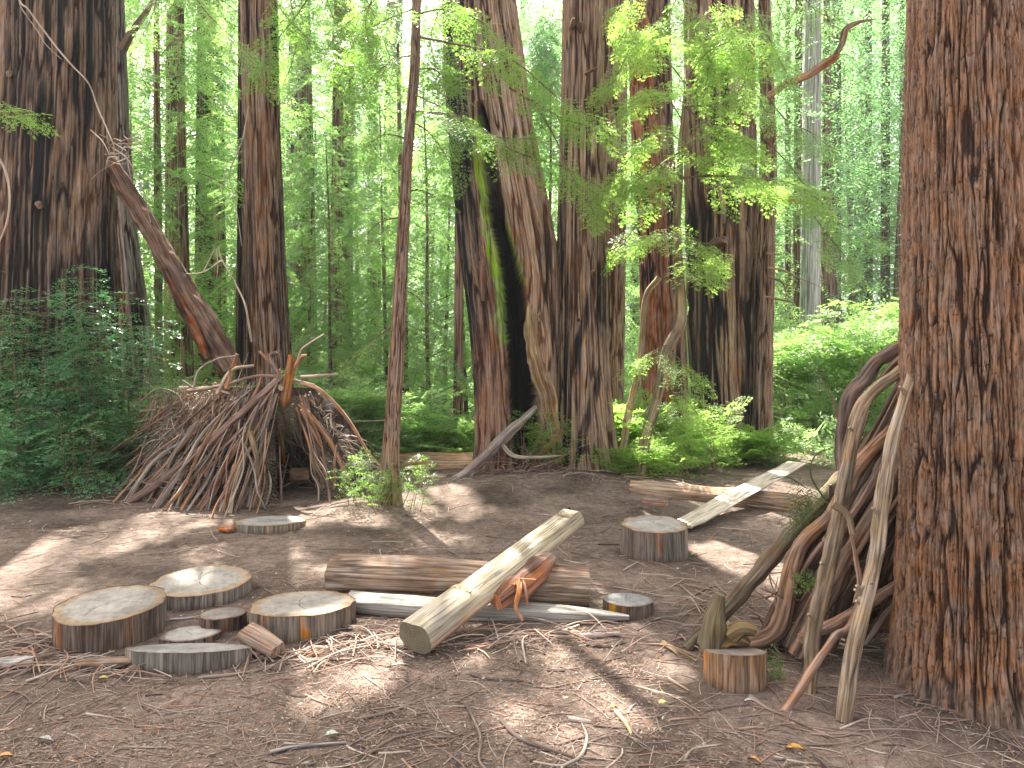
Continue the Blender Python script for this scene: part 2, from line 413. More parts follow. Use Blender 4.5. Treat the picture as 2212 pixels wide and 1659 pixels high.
def trunk(acc, rows, Y, segs=160, dz=.05, sp=.09, depth=.03, seed=1, ztop=None, zbot=-.15, plate='plate', crev='crev', red=.35,
          char=0.0, charf=None, post=None, stretch=9, lobes=.04, flare=0.0, dY=None, streak=.5, notch=None, zdense=None, flat=1.0, dark=1.0, crack=0.0, lipr=0.0):
    rows = sorted(rows, key=lambda r: -r[0])
    z = np.array([H + (HY - r[0]) / F * Y for r in rows])
    xc = np.array([((r[1] + r[2]) / 2 - CX) / F * Y for r in rows])
    rad = np.array([(r[2] - r[1]) / 2 / F * Y for r in rows])
    zmax = z[-1]
    ztop = ztop or zmax
    z0 = min(zbot, z[0])
    Z = np.arange(z0, min(zmax + .3, ztop), dz)
    if ztop > Z[-1]:
        Z = np.concatenate([Z, np.linspace(Z[-1] + .3, ztop, max(2, int((ztop - Z[-1]) / .5)))])
    def ext(arr, lim=None):
        o = np.interp(Z, z, arr)
        if len(z) > 1:
            sl = (arr[-1] - arr[-2]) / (z[-1] - z[-2])
            if lim is not None: sl = max(sl, lim)
            hi = Z > z[-1]; o[hi] = arr[-1] + sl * (Z[hi] - z[-1])
        k = max(1, int(.35 / dz)); ker = np.ones(k) / k
        pad = np.concatenate([np.full(k, o[0]), o, np.full(k, o[-1])])
        o2 = np.convolve(pad, ker, 'same')[k:-k]
        return np.where(Z <= zmax, o2, o)
    XC = ext(xc); RR = np.maximum(ext(rad, -.03), rad[-1] * .25)
    YC = Y + (np.interp(Z, z, dY) if dY is not None else 0)
    th = np.linspace(np.pi / 2, np.pi / 2 + 2 * np.pi, segs, endpoint=False)
    ct, st = np.cos(th)[None], np.sin(th)[None]
    Zc = Z[:, None]; R0 = float(rad.max())
    lob = lobes * noise(ct * 1.5, st * 1.5, Zc * .25, seed + 30) + lobes * .6 * noise(ct * 3.5, st * 3.5, Zc * .4, seed + 31)
    zf = np.clip(Zc, 0, None)
    fl = flare * np.exp(-zf / .35) * (1 + .6 * noise(ct * 2.5, st * 2.5, 0, seed + 33))
    d, ridge = bark(ct, st, Zc, R0, sp, depth, seed, stretch, crack)
    rr = RR[:, None] * (1 + lob) + d + fl + depth * .5
    char_m = np.zeros_like(rr)
    nd = np.zeros_like(rr)
    if notch is not None:      # list of (v, uL, uR): open cavity on the side towards the clearing
        nz_ = np.array([H + (HY - q[0]) / F * Y for q in notch])[::-1]
        a = np.array([(q[1] - CX) / F * Y for q in notch])[::-1]; b = np.array([(q[2] - CX) / F * Y for q in notch])[::-1]
        aL = np.interp(Z, nz_, a)[:, None]; bR = np.interp(Z, nz_, b)[:, None]
        jit = .012 * noise(Zc * 6, 0, 0, seed + 70); aL = aL + jit; bR = bR + .015 * noise(Zc * 5, 3, 0, seed + 71)
        inside = ((Zc > nz_[0]) & (Zc < nz_[-1]))
        fa = np.arcsin(np.clip((aL - XC[:, None]) / (RR[:, None]), -.97, .97)); fb = np.arcsin(np.clip((bR - XC[:, None]) / (RR[:, None]), -.97, .97))
        phi = ((th[None] + np.pi / 2 + np.pi) % (2 * np.pi)) - np.pi
        w = .035
        nm = sstep(fa - w * .3, fa + w, phi) * (1 - sstep(fb - w, fb + w * .3, phi)) * inside
        lip = (np.exp(-((phi - fa + .10) / .09) ** 2) + np.exp(-((phi - fb - .12) / .10) ** 2)) * inside
        rr = rr + lip * .04 + lipr * np.exp(-((phi - fb - .16) / .16) ** 2) * inside * (.6 + .5 * noise(Zc * 2.2, 0, 0, seed + 72)) 
        rr = rr * (1 - .80 * nm)
        nd = nm
    x = XC[:, None] + ct * rr; y = np.broadcast_to(YC, Z.shape)[:, None] + st * rr * flat
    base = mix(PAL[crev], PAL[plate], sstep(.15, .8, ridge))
    rn = sstep(.05, .5, fbm(ct * 2.2, st * 2.2, Zc * .8, seed + 40, 3)) * red
    base = mix(base, np.array(PAL["red"]) * .9, rn * (1 - .5 * ridge))
    sk = 1 + streak * .5 * noise(ct * R0 / .035, st * R0 / .035, Zc * 1.1, seed + 41) + .15 * noise(ct * R0 / .012, st * R0 / .012, Zc * 5, seed + 42)
    base = base * np.clip(sk, .3, 1.8)[..., None] * dark
    if char:
        cn = fbm(ct * 1.9, st * 1.9, Zc * .45, seed + 60, 4) + .35 * noise(ct * R0 / .04, st * R0 / .04, Zc * 1.8, seed + 61)
        char_m = sstep(.28 - char, .42 - char, cn)
    if charf is not None:
        U = x / y * F + CX; V = HY - (Zc - H) / y * F
        wob = 14 * noise(ct * R0 / .05, st * R0 / .05, Zc * 1.3, seed + 66) + 10 * noise(ct * 4, st * 4, Zc * 3, seed + 67)
        char_m = np.clip(np.maximum(char_m * charf(U, V, wob)[1], charf(U, V, wob)[0]), 0, 1)
    char_m = char_m * (.35 + .65 * sstep(-.45, .05, noise(ct * R0 / .032, st * R0 / .032, Zc * .7, seed + 68)))
    base = mix(base, np.array(PAL['char']) * (1 + .5 * ridge[..., None]), np.clip(char_m, 0, 1))
    if notch is not None:
        base = mix(base, np.broadcast_to(PAL['char'], base.shape) * .8, sstep(.05, .3, nd))
    if post is not None:
        U = x / y * F + CX; V = HY - (Zc - H) / y * F
        base = post(base, U, V, Zc, ct, st, ridge, nd)
    v = np.stack([x, y, np.broadcast_to(Zc, x.shape)], -1)
    g = np.stack([np.broadcast_to(ct * R0, x.shape), np.broadcast_to(st * R0, x.shape), np.broadcast_to(Zc, x.shape) + seed], -1)
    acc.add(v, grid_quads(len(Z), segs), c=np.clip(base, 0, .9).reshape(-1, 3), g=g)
    return XC, RR, Z, YC

# ------------------------------------------------------------------ foliage as arrays of small leaf diamonds
def frond_tpl(L, ntw, pairs, leaf, lw, seed, spread=.42, droop=.15, axis_leaf=True):
    rg = np.random.default_rng(seed)
    b, d, s = [], [], []
    def leaf_at(p, dr, ll, ww):
        dr = dr / np.linalg.norm(dr); sd_ = np.array([-dr[1], dr[0], rg.normal(0, .35)]); sd_ /= np.linalg.norm(sd_)
        dz = np.array([0, 0, rg.normal(0, .12)])
        b.append(p); d.append((dr + dz) * ll); s.append(sd_ * ww)
    for i in range(ntw):
        t = (i + .6) / ntw
        side = 1 if i % 2 else -1
        tl = spread * L * (math.sin(min(1, t * 1.6 + .25) * math.pi * .5)) * (1.12 - t) * rg.uniform(.75, 1.15)
        p = np.array([L * t, 0, 0])
        ang = side * R_(rg.uniform(42, 62))
        td = np.array([math.cos(ang), math.sin(ang), rg.normal(0, .08)])
        if pairs == 0:
            leaf_at(p, td, tl, lw)
        else:
            for k in range(pairs):
                q = p + td * tl * (k + .5) / pairs
                for s2 in (1, -1):
                    a2 = ang + s2 * R_(48)
                    leaf_at(q, np.array([math.cos(a2), math.sin(a2), 0]), leaf * rg.uniform(.8, 1.2) * (1 - .35 * k / pairs), lw)
            leaf_at(p + td * tl * .8, td, leaf * 1.2, lw)
    if axis_leaf:
        leaf_at(np.array([L * .92, 0, 0]), np.array([1., 0, 0]), leaf * 1.3 if pairs else L * .2, lw)
    b, d, s = np.array(b), np.array(d), np.array(s)
    b[:, 2] -= droop * b[:, 0] ** 2 / L
    return b, d, s

NEAR = [frond_tpl(.26, 7, 3, .036, .0050, i, spread=.62) for i in range(6)]
MID = [frond_tpl(.50, 13, 2, .085, .011, 20 + i) for i in range(4)]
FAR = [frond_tpl(.80, 9, 0, .1, .032, 40 + i, spread=.5) for i in range(4)]
DRYT = [frond_tpl(.30, 18, 0, .1, .0022, 80 + i, spread=.40, droop=.6) for i in range(3)]
BROAD = [frond_tpl(.35, 7, 0, .1, .028, 60 + i, spread=.45, droop=.4) for i in range(3)]

def put_fronds(acc, tpls, org, dirs, nrm, scl, rg, m=0):
    org = np.asarray(org); n = len(org)
    if n == 0: return
    X = dirs / (np.linalg.norm(dirs, axis=1)[:, None] + 1e-9)
    Yv = np.cross(nrm, X); Yv /= np.linalg.norm(Yv, axis=1)[:, None] + 1e-9
    Zv = np.cross(X, Yv)
    Mx = np.stack([X, Yv, Zv], -1) * np.asarray(scl)[:, None, None]
    idx = rg.integers(0, len(tpls), n)
    for k, (b, d, s) in enumerate(tpls):
        sel = idx == k
        if not sel.any(): continue
        M = Mx[sel]; o = org[sel][:, None]
        B = np.einsum('nij,kj->nki', M, b) + o; D = np.einsum('nij,kj->nki', M, d); Sd = np.einsum('nij,kj->nki', M, s)
        v = np.stack([B, B + .45 * D + Sd, B + D, B + .45 * D - Sd], 2).reshape(-1, 3)
        acc.add(v, np.arange(len(v)).reshape(-1, 4), m=m)

def leafy_branch(acc, pts, r0, tpls, rg, step=.05, scl=1.0, leaf_m=1, start=.15, droop=.25, spread=1.0, wood=True, col=(.16, .10, .07), side_len=.0, segs=5, upright=1.0):
    """a woody branch (material 0) carrying flat sprays (material leaf_m); side_len > 0 adds side twigs with sprays of their own"""
    pts = np.asarray(pts, float)
    ln = np.linalg.norm(np.diff(pts, axis=0), axis=1).sum()
    n = max(5, int(ln / .12))
    path = crom(pts, n)
    if wood:
        tube(acc, pts, r0, max(r0 * .2, .0015), segs=segs, n=n, col=col, seed=int(rg.integers(999)), cap=False)
    k = max(2, int(ln * (1 - start) / step))
    ts = start + (1 - start) * (np.arange(k) + rg.random(k) * .6) / k
    ii = ts * (n - 1); i0 = np.clip(ii.astype(int), 0, n - 2); f = (ii - i0)[:, None]
    pos = path[i0] * (1 - f) + path[i0 + 1] * f
    tan = path[i0 + 1] - path[i0]; tan /= np.linalg.norm(tan, axis=1)[:, None] + 1e-9
    side = np.cross(tan, [0, 0, 1.]); side /= np.linalg.norm(side, axis=1)[:, None] + 1e-6
    sg = np.where(np.arange(k) % 2, 1., -1.)[:, None]
    dr = tan * rg.uniform(.3, .9, (k, 1)) + side * sg * spread * rg.uniform(.7, 1.1, (k, 1)) + rg.normal(0, .18, (k, 3))
    dr[:, 2] -= droop * rg.uniform(.2, 1.4, k)
    if side_len > 0:
        L2 = side_len * (1.15 - ts) * rg.uniform(.6, 1.2, k)
        P2, D2 = [], []
        for j in range(k):
            d0 = dr[j] / np.linalg.norm(dr[j])
            e = pos[j] + d0 * L2[j] + np.array([0, 0, -.15 * L2[j]])
            if wood:
                tube(acc, [pos[j], (pos[j] + e) / 2 + [0, 0, .04 * L2[j]], e], r0 * .3, .001, segs=3, n=4, col=col, cap=False)
            m = max(2, int(L2[j] / step))
            for q in range(m):
                tt = (q + .5) / m
                P2.append(pos[j] * (1 - tt) + e * tt)
                sd2 = np.cross(d0, [0, 0, 1.]) * (1 if q % 2 else -1)
                D2.append(d0 * .7 + sd2 * .8 + rg.normal(0, .15, 3) - [0, 0, droop * .5])
            P2.append(e); D2.append(d0 - [0, 0, droop * .4])
        pos = np.array(P2); dr = np.array(D2); k = len(pos)
    nm = np.tile([0, 0, 1.], (k, 1)) + rg.normal(0, .28, (k, 3))
    put_fronds(acc, tpls, pos, dr, nm, scl * rg.uniform(.65, 1.15, k), rg, m=leaf_m)
    return path

def crown_tpl(hgt, z0, rad, nbr, tpls, seed, scl, step, wood=True, top=.35, droop=.3, side_len=0.0):
    """drooping layered crown round the z axis"""
    rg = np.random.default_rng(seed); acc = Acc()
    for i in range(nbr):
        t = (i + rg.random()) / nbr
        z = z0 + (hgt - z0) * t
        a = i * 2.399 + rg.uniform(-.5, .5)
        L = rad * (1 - (1 - top) * t) * rg.uniform(.3, 1.25)
        e = np.array([math.cos(a), math.sin(a), 0]) * L
        p0 = np.array([0, 0, z]); 
        leafy_branch(acc, [p0, p0 + e * .5 + [0, 0, .12 * L], p0 + e + [0, 0, -droop * L * rg.uniform(.2, 1)]], (.003 + .003 * L), tpls, rg, step=step, scl=scl,
                     leaf_m=1, start=.18, droop=.3, wood=wood, segs=4, side_len=side_len * L)
    return acc
RG = np.random.default_rng(7)
random.seed(7)

# ------------------------------------------------------------------ ground
def build_ground():
    a = Acc()
    xs = np.sinh(np.linspace(-5.2, 5.2, 420)) / math.sinh(5.2) * 260
    ys = np.concatenate([np.linspace(-30, 1.5, 20), np.linspace(1.7, 14, 330), 14 + (np.linspace(0.01, 1, 70) ** 2.2) * 386])
    X, Y = np.meshgrid(xs, ys)
    Z = gh(X, Y)
    v = np.stack([X, Y, Z], -1)
    a.add(v, grid_quads(len(ys), len(xs), close=False))
    tag(a.build('ground', M_GROUND), kind='structure')
build_ground()

# ------------------------------------------------------------------ trees
def tree(name, label, rows, Y, group=None, cat='tree', root_y=None, **kw):
    b = max(rows, key=lambda r: r[0])
    rt = thing(name, label, cat, ((((b[1] + b[2]) / 2) - CX) / F * Y, Y, 0), group)
    a = Acc()
    info = trunk(a, rows, Y, **kw)
    build_at(a, 'trunk', kw.get('mat') or TRUNK_MAT[0], rt)
    return rt, info
TRUNK_MAT = [M_BARK]

def tree2(name, label, rows, Y, mat=None, group=None, **kw):
    TRUNK_MAT[0] = mat or M_BARK
    r = tree(name, label, rows, Y, group=group, **kw)
    TRUNK_MAT[0] = M_BARK
    return r

def band(x, a, b, w):
    return sstep(a - w, a + w, x) * (1 - sstep(b - w, b + w, x))

# --- 1 near right tree
def post_near(base, U, V, Z, ct, st, ridge, nd):
    k = sstep(.95, .55, Z) * sstep(.0, .25, Z) * sstep(-.2, .5, fbm(ct * 2, st * 2, Z * 1.5, 77, 3))
    base = mix(base, np.array([.30, .135, .065]) * (.25 + .8 * ridge[..., None]), k * .6)
    k2 = sstep(1.6, 3.2, Z) * sstep(.2, .8, ct + 0 * Z) * sstep(0, .4, fbm(ct * 6, st * 6, Z * 2, 79, 3))
    base = mix(base, np.broadcast_to([.27, .30, .24], base.shape), k2 * .5)
    k3 = sstep(.22, .02, Z) * .6
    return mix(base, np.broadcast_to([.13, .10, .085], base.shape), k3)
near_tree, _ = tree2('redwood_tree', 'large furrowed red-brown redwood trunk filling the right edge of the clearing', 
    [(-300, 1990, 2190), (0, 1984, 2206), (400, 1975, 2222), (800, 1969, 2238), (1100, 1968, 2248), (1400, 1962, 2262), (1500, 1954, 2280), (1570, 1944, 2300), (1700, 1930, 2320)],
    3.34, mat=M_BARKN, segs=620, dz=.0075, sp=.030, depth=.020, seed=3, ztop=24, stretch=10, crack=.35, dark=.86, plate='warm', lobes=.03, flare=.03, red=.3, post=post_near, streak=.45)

# --- 2 left big charred tree
def char_left(U, V, wob):
    m = band(U + wob, 14, 50, 8) * .95 + band(U + wob * 1.3, 56, 106, 10) * sstep(40, 240, V) + band(U + wob, 150, 236, 8) * sstep(-.6, .2, np.sin(V / 90 + U / 30)) \
        + band(U + wob * 2, 120, 150, 10) * sstep(.2, .8, np.sin(V / 60 + 1.5)) * .8 + .85 * sstep(480, 600, V)
    return np.clip(m, 0, 1), 1.0
left_tree, _ = tree2('redwood_tree', 'massive redwood trunk streaked with black fire scars behind the bluish sprouts at far left',
    [(0, 22, 229), (150, 18, 233), (300, 8, 233), (500, -2, 228), (800, -16, 236), (1000, -40, 256), (1060, -60, 280)], 9.3,
    segs=340, dz=.03, sp=.085, depth=.035, seed=5, ztop=30, char=.10, charf=char_left, flare=.05, streak=.6, red=.35, dark=.85)
# knots on it
for (u, v, r) in ((92, 440, .07), (28, 160, .06)):
    a = Acc(); p = P(u, v, 9.3 - .62)
    tube(a, [p + [0, .15, 0], p + [-.02, -.02, -.01], p + [.04, -.12, -.06]], r, r * .45, segs=10, col=(.16, .10, .07), seed=u, rough=.4)
    build_at(a, 'knot', M_BARK, left_tree)

# --- 3 second trunk behind it
tree2('redwood_tree', 'redwood trunk flaring at its dark foot, just behind the massive fire-scarred one',
    [(0, 226, 264), (300, 222, 276), (500, 225, 290), (700, 232, 318), (845, 236, 334), (960, 230, 344)], 12.5, segs=160, dz=.05, sp=.09, depth=.03, seed=8, ztop=26, plate='grey', red=.6, char=.0,
    charf=lambda U, V, w: (sstep(560, 680, V + w) * band(U + w * .6, 270, 312, 8), 1.0), flare=.08)

# --- 8 tree behind the shelter
shelter_tree, _ = tree2('redwood_tree', 'straight dark redwood trunk rising directly behind the stick shelter',
    [(0, 523, 596), (300, 529, 603), (600, 536, 616), (770, 538, 627), (900, 534, 636), (1010, 525, 648)], 10.6, segs=220, dz=.035, sp=.07, depth=.026, seed=12, ztop=28, plate='plate',
    red=.5, char=.02, charf=lambda U, V, w: (sstep(200, 500, V) * np.clip(band(U + w * .4, 530, 548, 5) + band(U + w * .5, 602, 640, 6), 0, 1) * .8, 1.0), flare=.08, streak=.65)

# --- 17 hollow split tree
NOTCH = [(250, 1040, 1047), (330, 1043, 1064), (398, 1046, 1081), (506, 1060, 1096), (560, 1074, 1114), (611, 1083, 1128), (691, 1086, 1142), (771, 1094, 1158), (851, 1100, 1162), (911, 1104, 1166), (985, 1107, 1168), (1015, 1112, 1158)]
def cav_edge(V):
    return np.interp(V, [n[0] for n in NOTCH], [n[1] for n in NOTCH])
def char_split(U, V, wob):
    bd = np.interp(V, [0, 230, 300, 398, 531, 691, 800, 850, 900], [1003, 1008, 1022, 1022, 1040, 1054, 1048, 1036, 1020])
    m = (1 - sstep(bd - 5, bd + 5, U + wob * .35)) * (1 - sstep(820, 905, V + wob * 3))
    m2 = band(U + wob, 1170, 1195, 8) * band(V, 470, 640, 40) * .7 + band(U + wob * .6, 1092, 1104, 6) * band(V, 80, 200, 30) * .8
    return np.clip(m + m2, 0, 1), 0.6
def post_split(base, U, V, Z, ct, st, ridge, nd):
    e = cav_edge(V)
    mo = band(U, e - 17 + 6 * noise(Z * 7, 0, 0, 5), e + 6, 2) * band(V, 255, 745, 14) * (nd < .5) * (st < 0)
    mo = mo * (.55 + .45 * sstep(-.3, .2, noise(ct * 14, st * 14, Z * 9, 6)))
    base = mix(base, np.array([.19, .30, .045]) * (.8 + .4 * ridge[..., None]), mo)
    er = np.interp(V, [n[0] for n in NOTCH], [n[2] for n in NOTCH])
    mo2 = band(U, er - 2, er + 9, 2) * band(V, 480, 610, 15) * (nd < .5) * (st < 0)
    base = mix(base, np.broadcast_to(np.array([.22, .28, .05]), base.shape), mo2 * .8)
    rb = band(U, 1030, 1100, 14) * sstep(640, 760, V) * (nd < .2)
    base = mix(base, np.array([.27, .115, .065]) * (.55 + .55 * ridge[..., None]), rb * .4 * (1 - mo))
    tn = band(U, 1060, 1180, 25) * (1 - sstep(330, 480, V)) * .7 * sstep(.2, .7, ridge) + band(U, 1140, 1215, 12) * sstep(380, 520, V) * (nd < .3) * .45 * sstep(.3, .8, ridge)
    return mix(base, np.broadcast_to(np.array([.36, .25, .17]), base.shape), tn)
split_tree, _ = tree2('hollow_redwood', 'leaning hollow redwood with a tall black cavity and a bright green moss edge',
    [(-600, 900, 1030), (0, 957, 1112), (265, 969, 1151), (398, 980, 1176), (531, 991, 1203), (691, 1013, 1212), (851, 1026, 1214), (971, 1028, 1216), (1045, 1018, 1222)], 9.6,
    segs=560, dz=.022, sp=.085, depth=.038, seed=21, ztop=28, notch=NOTCH, charf=char_split, char=.03, post=post_split, lobes=.06, flare=.07, streak=.7, red=.35, stretch=11, lipr=.11)
# curled lip and knob on the right of the cavity, burl on the left
a = Acc()
tube(a, [P(u, v, 9.06) for u, v in [(1036, 470), (1044, 540), (1052, 566), (1046, 600), (1044, 650)]], [.03, .045, .09, .05, .02], segs=24, n=50, col=(.22, .12, .085), seed=4, rough=.45, flat=.7)
build_at(a, 'burl', M_BARK, split_tree)
a = Acc()
tube(a, [P(u, v, 9.0) for u, v in [(1142, 632), (1148, 690), (1156, 750), (1166, 800), (1178, 850), (1190, 900), (1204, 955)]], [.03, .10, .13, .125, .115, .10, .07], segs=40, n=90, bk=(.03, .012, 22),
     col=(.33, .25, .14), col2=(.24, .14, .07), seed=9, rough=.25, flat=.35, kink=.03)
build_at(a, 'dead_wood_strip', M_WOOD, split_tree)
a = Acc()
for pts, r, c in (([(1212, 930), (1190, 960), (1160, 985), (1150, 1010), (1120, 1048)], [.05, .05, .04, .035, .03], (.26, .12, .06)),):
    tube(a, [P(u, v, 8.95) for u, v in pts], r, segs=12, n=30, col=c, seed=int(pts[0][1]), rough=.3)
build_at(a, 'root', M_BARK, split_tree)

# --- 18 right companion and 19 stem
def char_r(U, V, wob):
    m = band(U + wob * .8, 1204, 1222, 6) * sstep(260, 520, V) + band(U + wob, 1296, 1312, 5) * band(V, 520, 720, 30) + .9 * band(U + wob * 1.2, 1215, 1245, 10) * sstep(560, 640, V) \
        + band(U + wob * 1.6, 1240, 1300, 9) * sstep(.35, .9, np.sin(V / 37 + U / 11)) * sstep(500, 600, V) * .9 + band(U + wob, 1220, 1232, 5) * sstep(900, 960, V)
    return np.clip(m, 0, 1), .4
def post_r(base, U, V, Z, ct, st, ridge, nd):
    k = sstep(.45, .95, ridge) * sstep(-.1, .4, noise(ct * 8, st * 8, Z * .8, 91)) * .55
    return mix(base, np.broadcast_to(np.array([.42, .29, .17]), base.shape), k * (base.sum(-1) > .12))
right_tree, _ = tree2('redwood_tree', 'broad tan and black streaked redwood trunk touching the right side of the hollow one',
    [(-600, 1225, 1292), (0, 1217, 1300), (265, 1212, 1303), (531, 1204, 1307), (691, 1203, 1310), (851, 1197, 1318), (960, 1192, 1330), (1031, 1184, 1345), (1060, 1175, 1352)], 9.45,
    segs=420, dz=.024, sp=.075, depth=.030, seed=33, ztop=28, charf=char_r, char=.0, post=post_r, lobes=.05, flare=.06, streak=.75, red=.4, stretch=11)
for (u, v, r, dx) in ((1262, 158, .035, .16), (1255, 60, .07, 0), (1238, 52, .05, 0), (1280, 590, .05, 0), (1250, 690, .04, 0)):
    a = Acc(); p = P(u, v, 9.45 - .28)
    tube(a, [p + [0, .1, 0], p + [dx * .4, -.08, -.01], p + [dx, -.12, .02]], r, r * .4, segs=9, col=(.20, .12, .08), seed=u, rough=.4)
    build_at(a, 'knot' if not dx else 'branch_stub', M_BARK, right_tree)
tree2('redwood_tree', 'slim evenly grooved redwood stem tucked behind the right of the tan and black trunk',
    [(0, 1288, 1354), (265, 1288, 1353), (531, 1292, 1351), (691, 1298, 1349), (871, 1290, 1346), (990, 1285, 1350)], 11.0, segs=160, dz=.05, sp=.05, depth=.018, seed=36, ztop=26, plate='plate', red=.55, streak=.5)

# --- 20, 21 leaning red pair
tree2('redwood_tree', 'leaning bright orange-red redwood trunk with a charred left edge, right of the central pair',
    [(0, 1352, 1392), (60, 1358, 1400), (265, 1364, 1417), (450, 1377, 1436), (600, 1384, 1442), (700, 1385, 1444), (860, 1387, 1440), (1000, 1380, 1446)], 13.0, segs=140, dz=.05, sp=.06, depth=.03, seed=41, ztop=24,
    red=.9, charf=lambda U, V, w: (np.clip((1 - sstep(0, 9, U + w * .4 - np.interp(V, [200, 300, 450, 600], [1350, 1372, 1396, 1410]))) * band(V, 190, 660, 60), 0, 1), 1.0),
    post=lambda base, U, V, Z, ct, st, r, nd: mix(base, np.array([.46, .17, .085]) * (.4 + .7 * r[..., None]), .75 * (base.sum(-1) > .09)))
tree2('redwood_tree', 'grey-brown redwood trunk showing between the leaning orange-red one and the big charred cluster',
    [(0, 1395, 1445), (300, 1400, 1452), (600, 1420, 1474), (760, 1432, 1482), (960, 1430, 1488)], 14.2, segs=120, dz=.07, sp=.07, depth=.03, seed=43, ztop=24, plate='plate', red=.3, char=.08)

# --- 22 charred cluster
def char_c(U, V, wob):
    m = band(U + wob * .7, 1496, 1535, 6) * sstep(420, 480, V) + band(U + wob, 1545, 1560, 4) * sstep(440, 500, V) + band(U + wob * .6, 1480, 1500, 4) * sstep(300, 520, V) \
        + band(U + wob * 1.4, 1500, 1520, 5) * band(V, 160, 260, 30) + band(U + wob * .7, 1606, 1640, 4) * sstep(520, 620, V) * .9
    return np.clip(m, 0, 1), .5
def post_c(base, U, V, Z, ct, st, ridge, nd):
    k = sstep(.4, .9, ridge) * sstep(-.2, .3, noise(ct * 9, st * 9, Z * .5, 95)) * .5
    return mix(base, np.broadcast_to(np.array([.40, .28, .17]), base.shape), k * (base.sum(-1) > .12))
cl_tree, _ = tree2('redwood_tree', 'thick redwood trunk with long charred vertical grooves standing right of the centre',
    [(0, 1482, 1622), (250, 1484, 1626), (500, 1488, 1632), (700, 1490, 1636), (850, 1498, 1640), (960, 1508, 1644), (1010, 1500, 1655)], 11.8,
    segs=360, dz=.03, sp=.11, depth=.06, seed=51, ztop=28, charf=char_c, post=post_c, lobes=.09, streak=.75, stretch=14, red=.5)
a = Acc(); p = P(1560, 520, 11.0); tube(a, [p + [0, .3, 0], p, p + [.02, -.12, -.02]], .10, .05, segs=12, col=(.2, .13, .10), seed=3, rough=.4)
build_at(a, 'knot', M_BARK, cl_tree)
side_tree, _ = tree2('redwood_tree', 'narrow redwood stem with broken branch stubs fused to the charred thick trunk',
    [(0, 1640, 1662), (330, 1646, 1675), (400, 1640, 1676), (480, 1632, 1672), (700, 1622, 1668), (880, 1618, 1664), (965, 1612, 1668), (1000, 1605, 1672)], 11.3, segs=160, dz=.04, sp=.06, depth=.03, seed=55, ztop=22,
    charf=lambda U, V, w: (band(U + w * .5, 1618, 1642, 5) * sstep(540, 620, V), 1), red=.6)
def limb(parent, name, pts, Y, r, col, col2=None, seed=1, mat=None, dys=None):
    a = Acc(); dys = dys or [0] * len(pts)
    tube(a, [P(u, v, Y + dy) for (u, v), dy in zip(pts, dys)], r, segs=10, n=max(10, len(pts) * 6), col=col, col2=col2, seed=seed, rough=.25, kink=.015)
    return build_at(a, name, mat or M_WOOD, parent)
limb(side_tree, 'broken_branch', [(1650, 215), (1700, 182), (1745, 160), (1800, 128), (1812, 122)], 11.0, [.05, .055, .06, .06, .03], (.30, .17, .10), (.42, .17, .07), 5)
limb(side_tree, 'broken_branch', [(1796, 132), (1818, 92), (1826, 66), (1850, 50), (1892, 42)], 11.0, [.05, .045, .05, .035, .008], (.26, .16, .11), None, 6)
limb(side_tree, 'broken_branch', [(1655, 425), (1690, 430), (1730, 436), (1762, 444)], 11.0, [.05, .055, .045, .02], (.33, .17, .09), (.45, .20, .08), 7)
limb(side_tree, 'branch_stub', [(1655, 250), (1668, 262), (1664, 300)], 11.0, [.06, .05, .01], (.30, .18, .12), None, 8)
limb(side_tree, 'branch_stub', [(1650, 292), (1690, 297)], 11.0, [.02, .006], (.35, .15, .08), None, 9)
limb(side_tree, 'dead_twig', [(1660, 578), (1700, 588), (1770, 618)], 11.0, [.018, .014, .004], (.36, .24, .15), None, 10)
limb(side_tree, 'dead_twig', [(1660, 600), (1690, 612), (1700, 640)], 11.0, [.018, .014, .008], (.25, .16, .10), None, 11)
limb(side_tree, 'dead_twig', [(1655, 640), (1680, 645), (1710, 652)], 11.0, [.02, .02, .01], (.30, .2, .13), None, 12)
limb(side_tree, 'dead_twig', [(1655, 548), (1690, 550)], 11.0, [.02, .005], (.30, .2, .13), None, 13)

# --- background trunks
BGS = []
BGR = []
def bgt(*a_, **k_):
    r = tree2(*a_, **k_); BGR.append((r[0], a_[3])); return r
def bg(label, rows, Y, plate='plate', red=.35, char=0., seed=0, ztop=30, post=None, name='redwood_tree', group=None, dark=1.0):
    rows = list(rows)
    b = max(rows); 
    vg = HY + H * F / Y
    if b[0] < vg: rows.append((vg, b[1] - 3, b[2] + 3))
    w = (b[2] - b[1]) / F * Y
    return bgt(name, label, rows, Y, mat=M_FARBARK, segs=48 if w < .5 else 80, dz=.18, sp=.07 + .02 * (w > .6), depth=.02 + .02 * (w > .6), seed=seed, ztop=ztop, plate=plate, red=red, char=char, post=post, zbot=-.6, group=group, dark=dark)
bg('slim reddish trunk at the far left edge beside the massive fire-scarred one', [(0, -2, 8), (450, -6, 6), (760, -14, 0)], 11, seed=101)
bg('thin straight trunk between the flaring dark-footed trunk and the leaning dead log', [(0, 333, 343), (230, 333, 344), (840, 336, 351)], 16, seed=102, ztop=16)
bg('medium brown trunk crossing behind the middle of the leaning dead log', [(0, 362, 388), (440, 358, 388), (770, 356, 398)], 19, seed=103, red=.5)
bg('slender pale brown trunk just right of the one crossed by the leaning log', [(0, 384, 396), (300, 384, 400), (560, 388, 408), (760, 392, 416)], 17, seed=104, ztop=18)
bg('dark trunk left of a lighter one between the leaning log and the shelter tree', [(0, 428, 452), (350, 425, 456), (760, 422, 462)], 20, seed=105, char=.2, dark=.7)
bg('lighter brown trunk beside the dark one left of the shelter tree', [(0, 458, 480), (400, 456, 484), (760, 452, 490)], 22, seed=106)
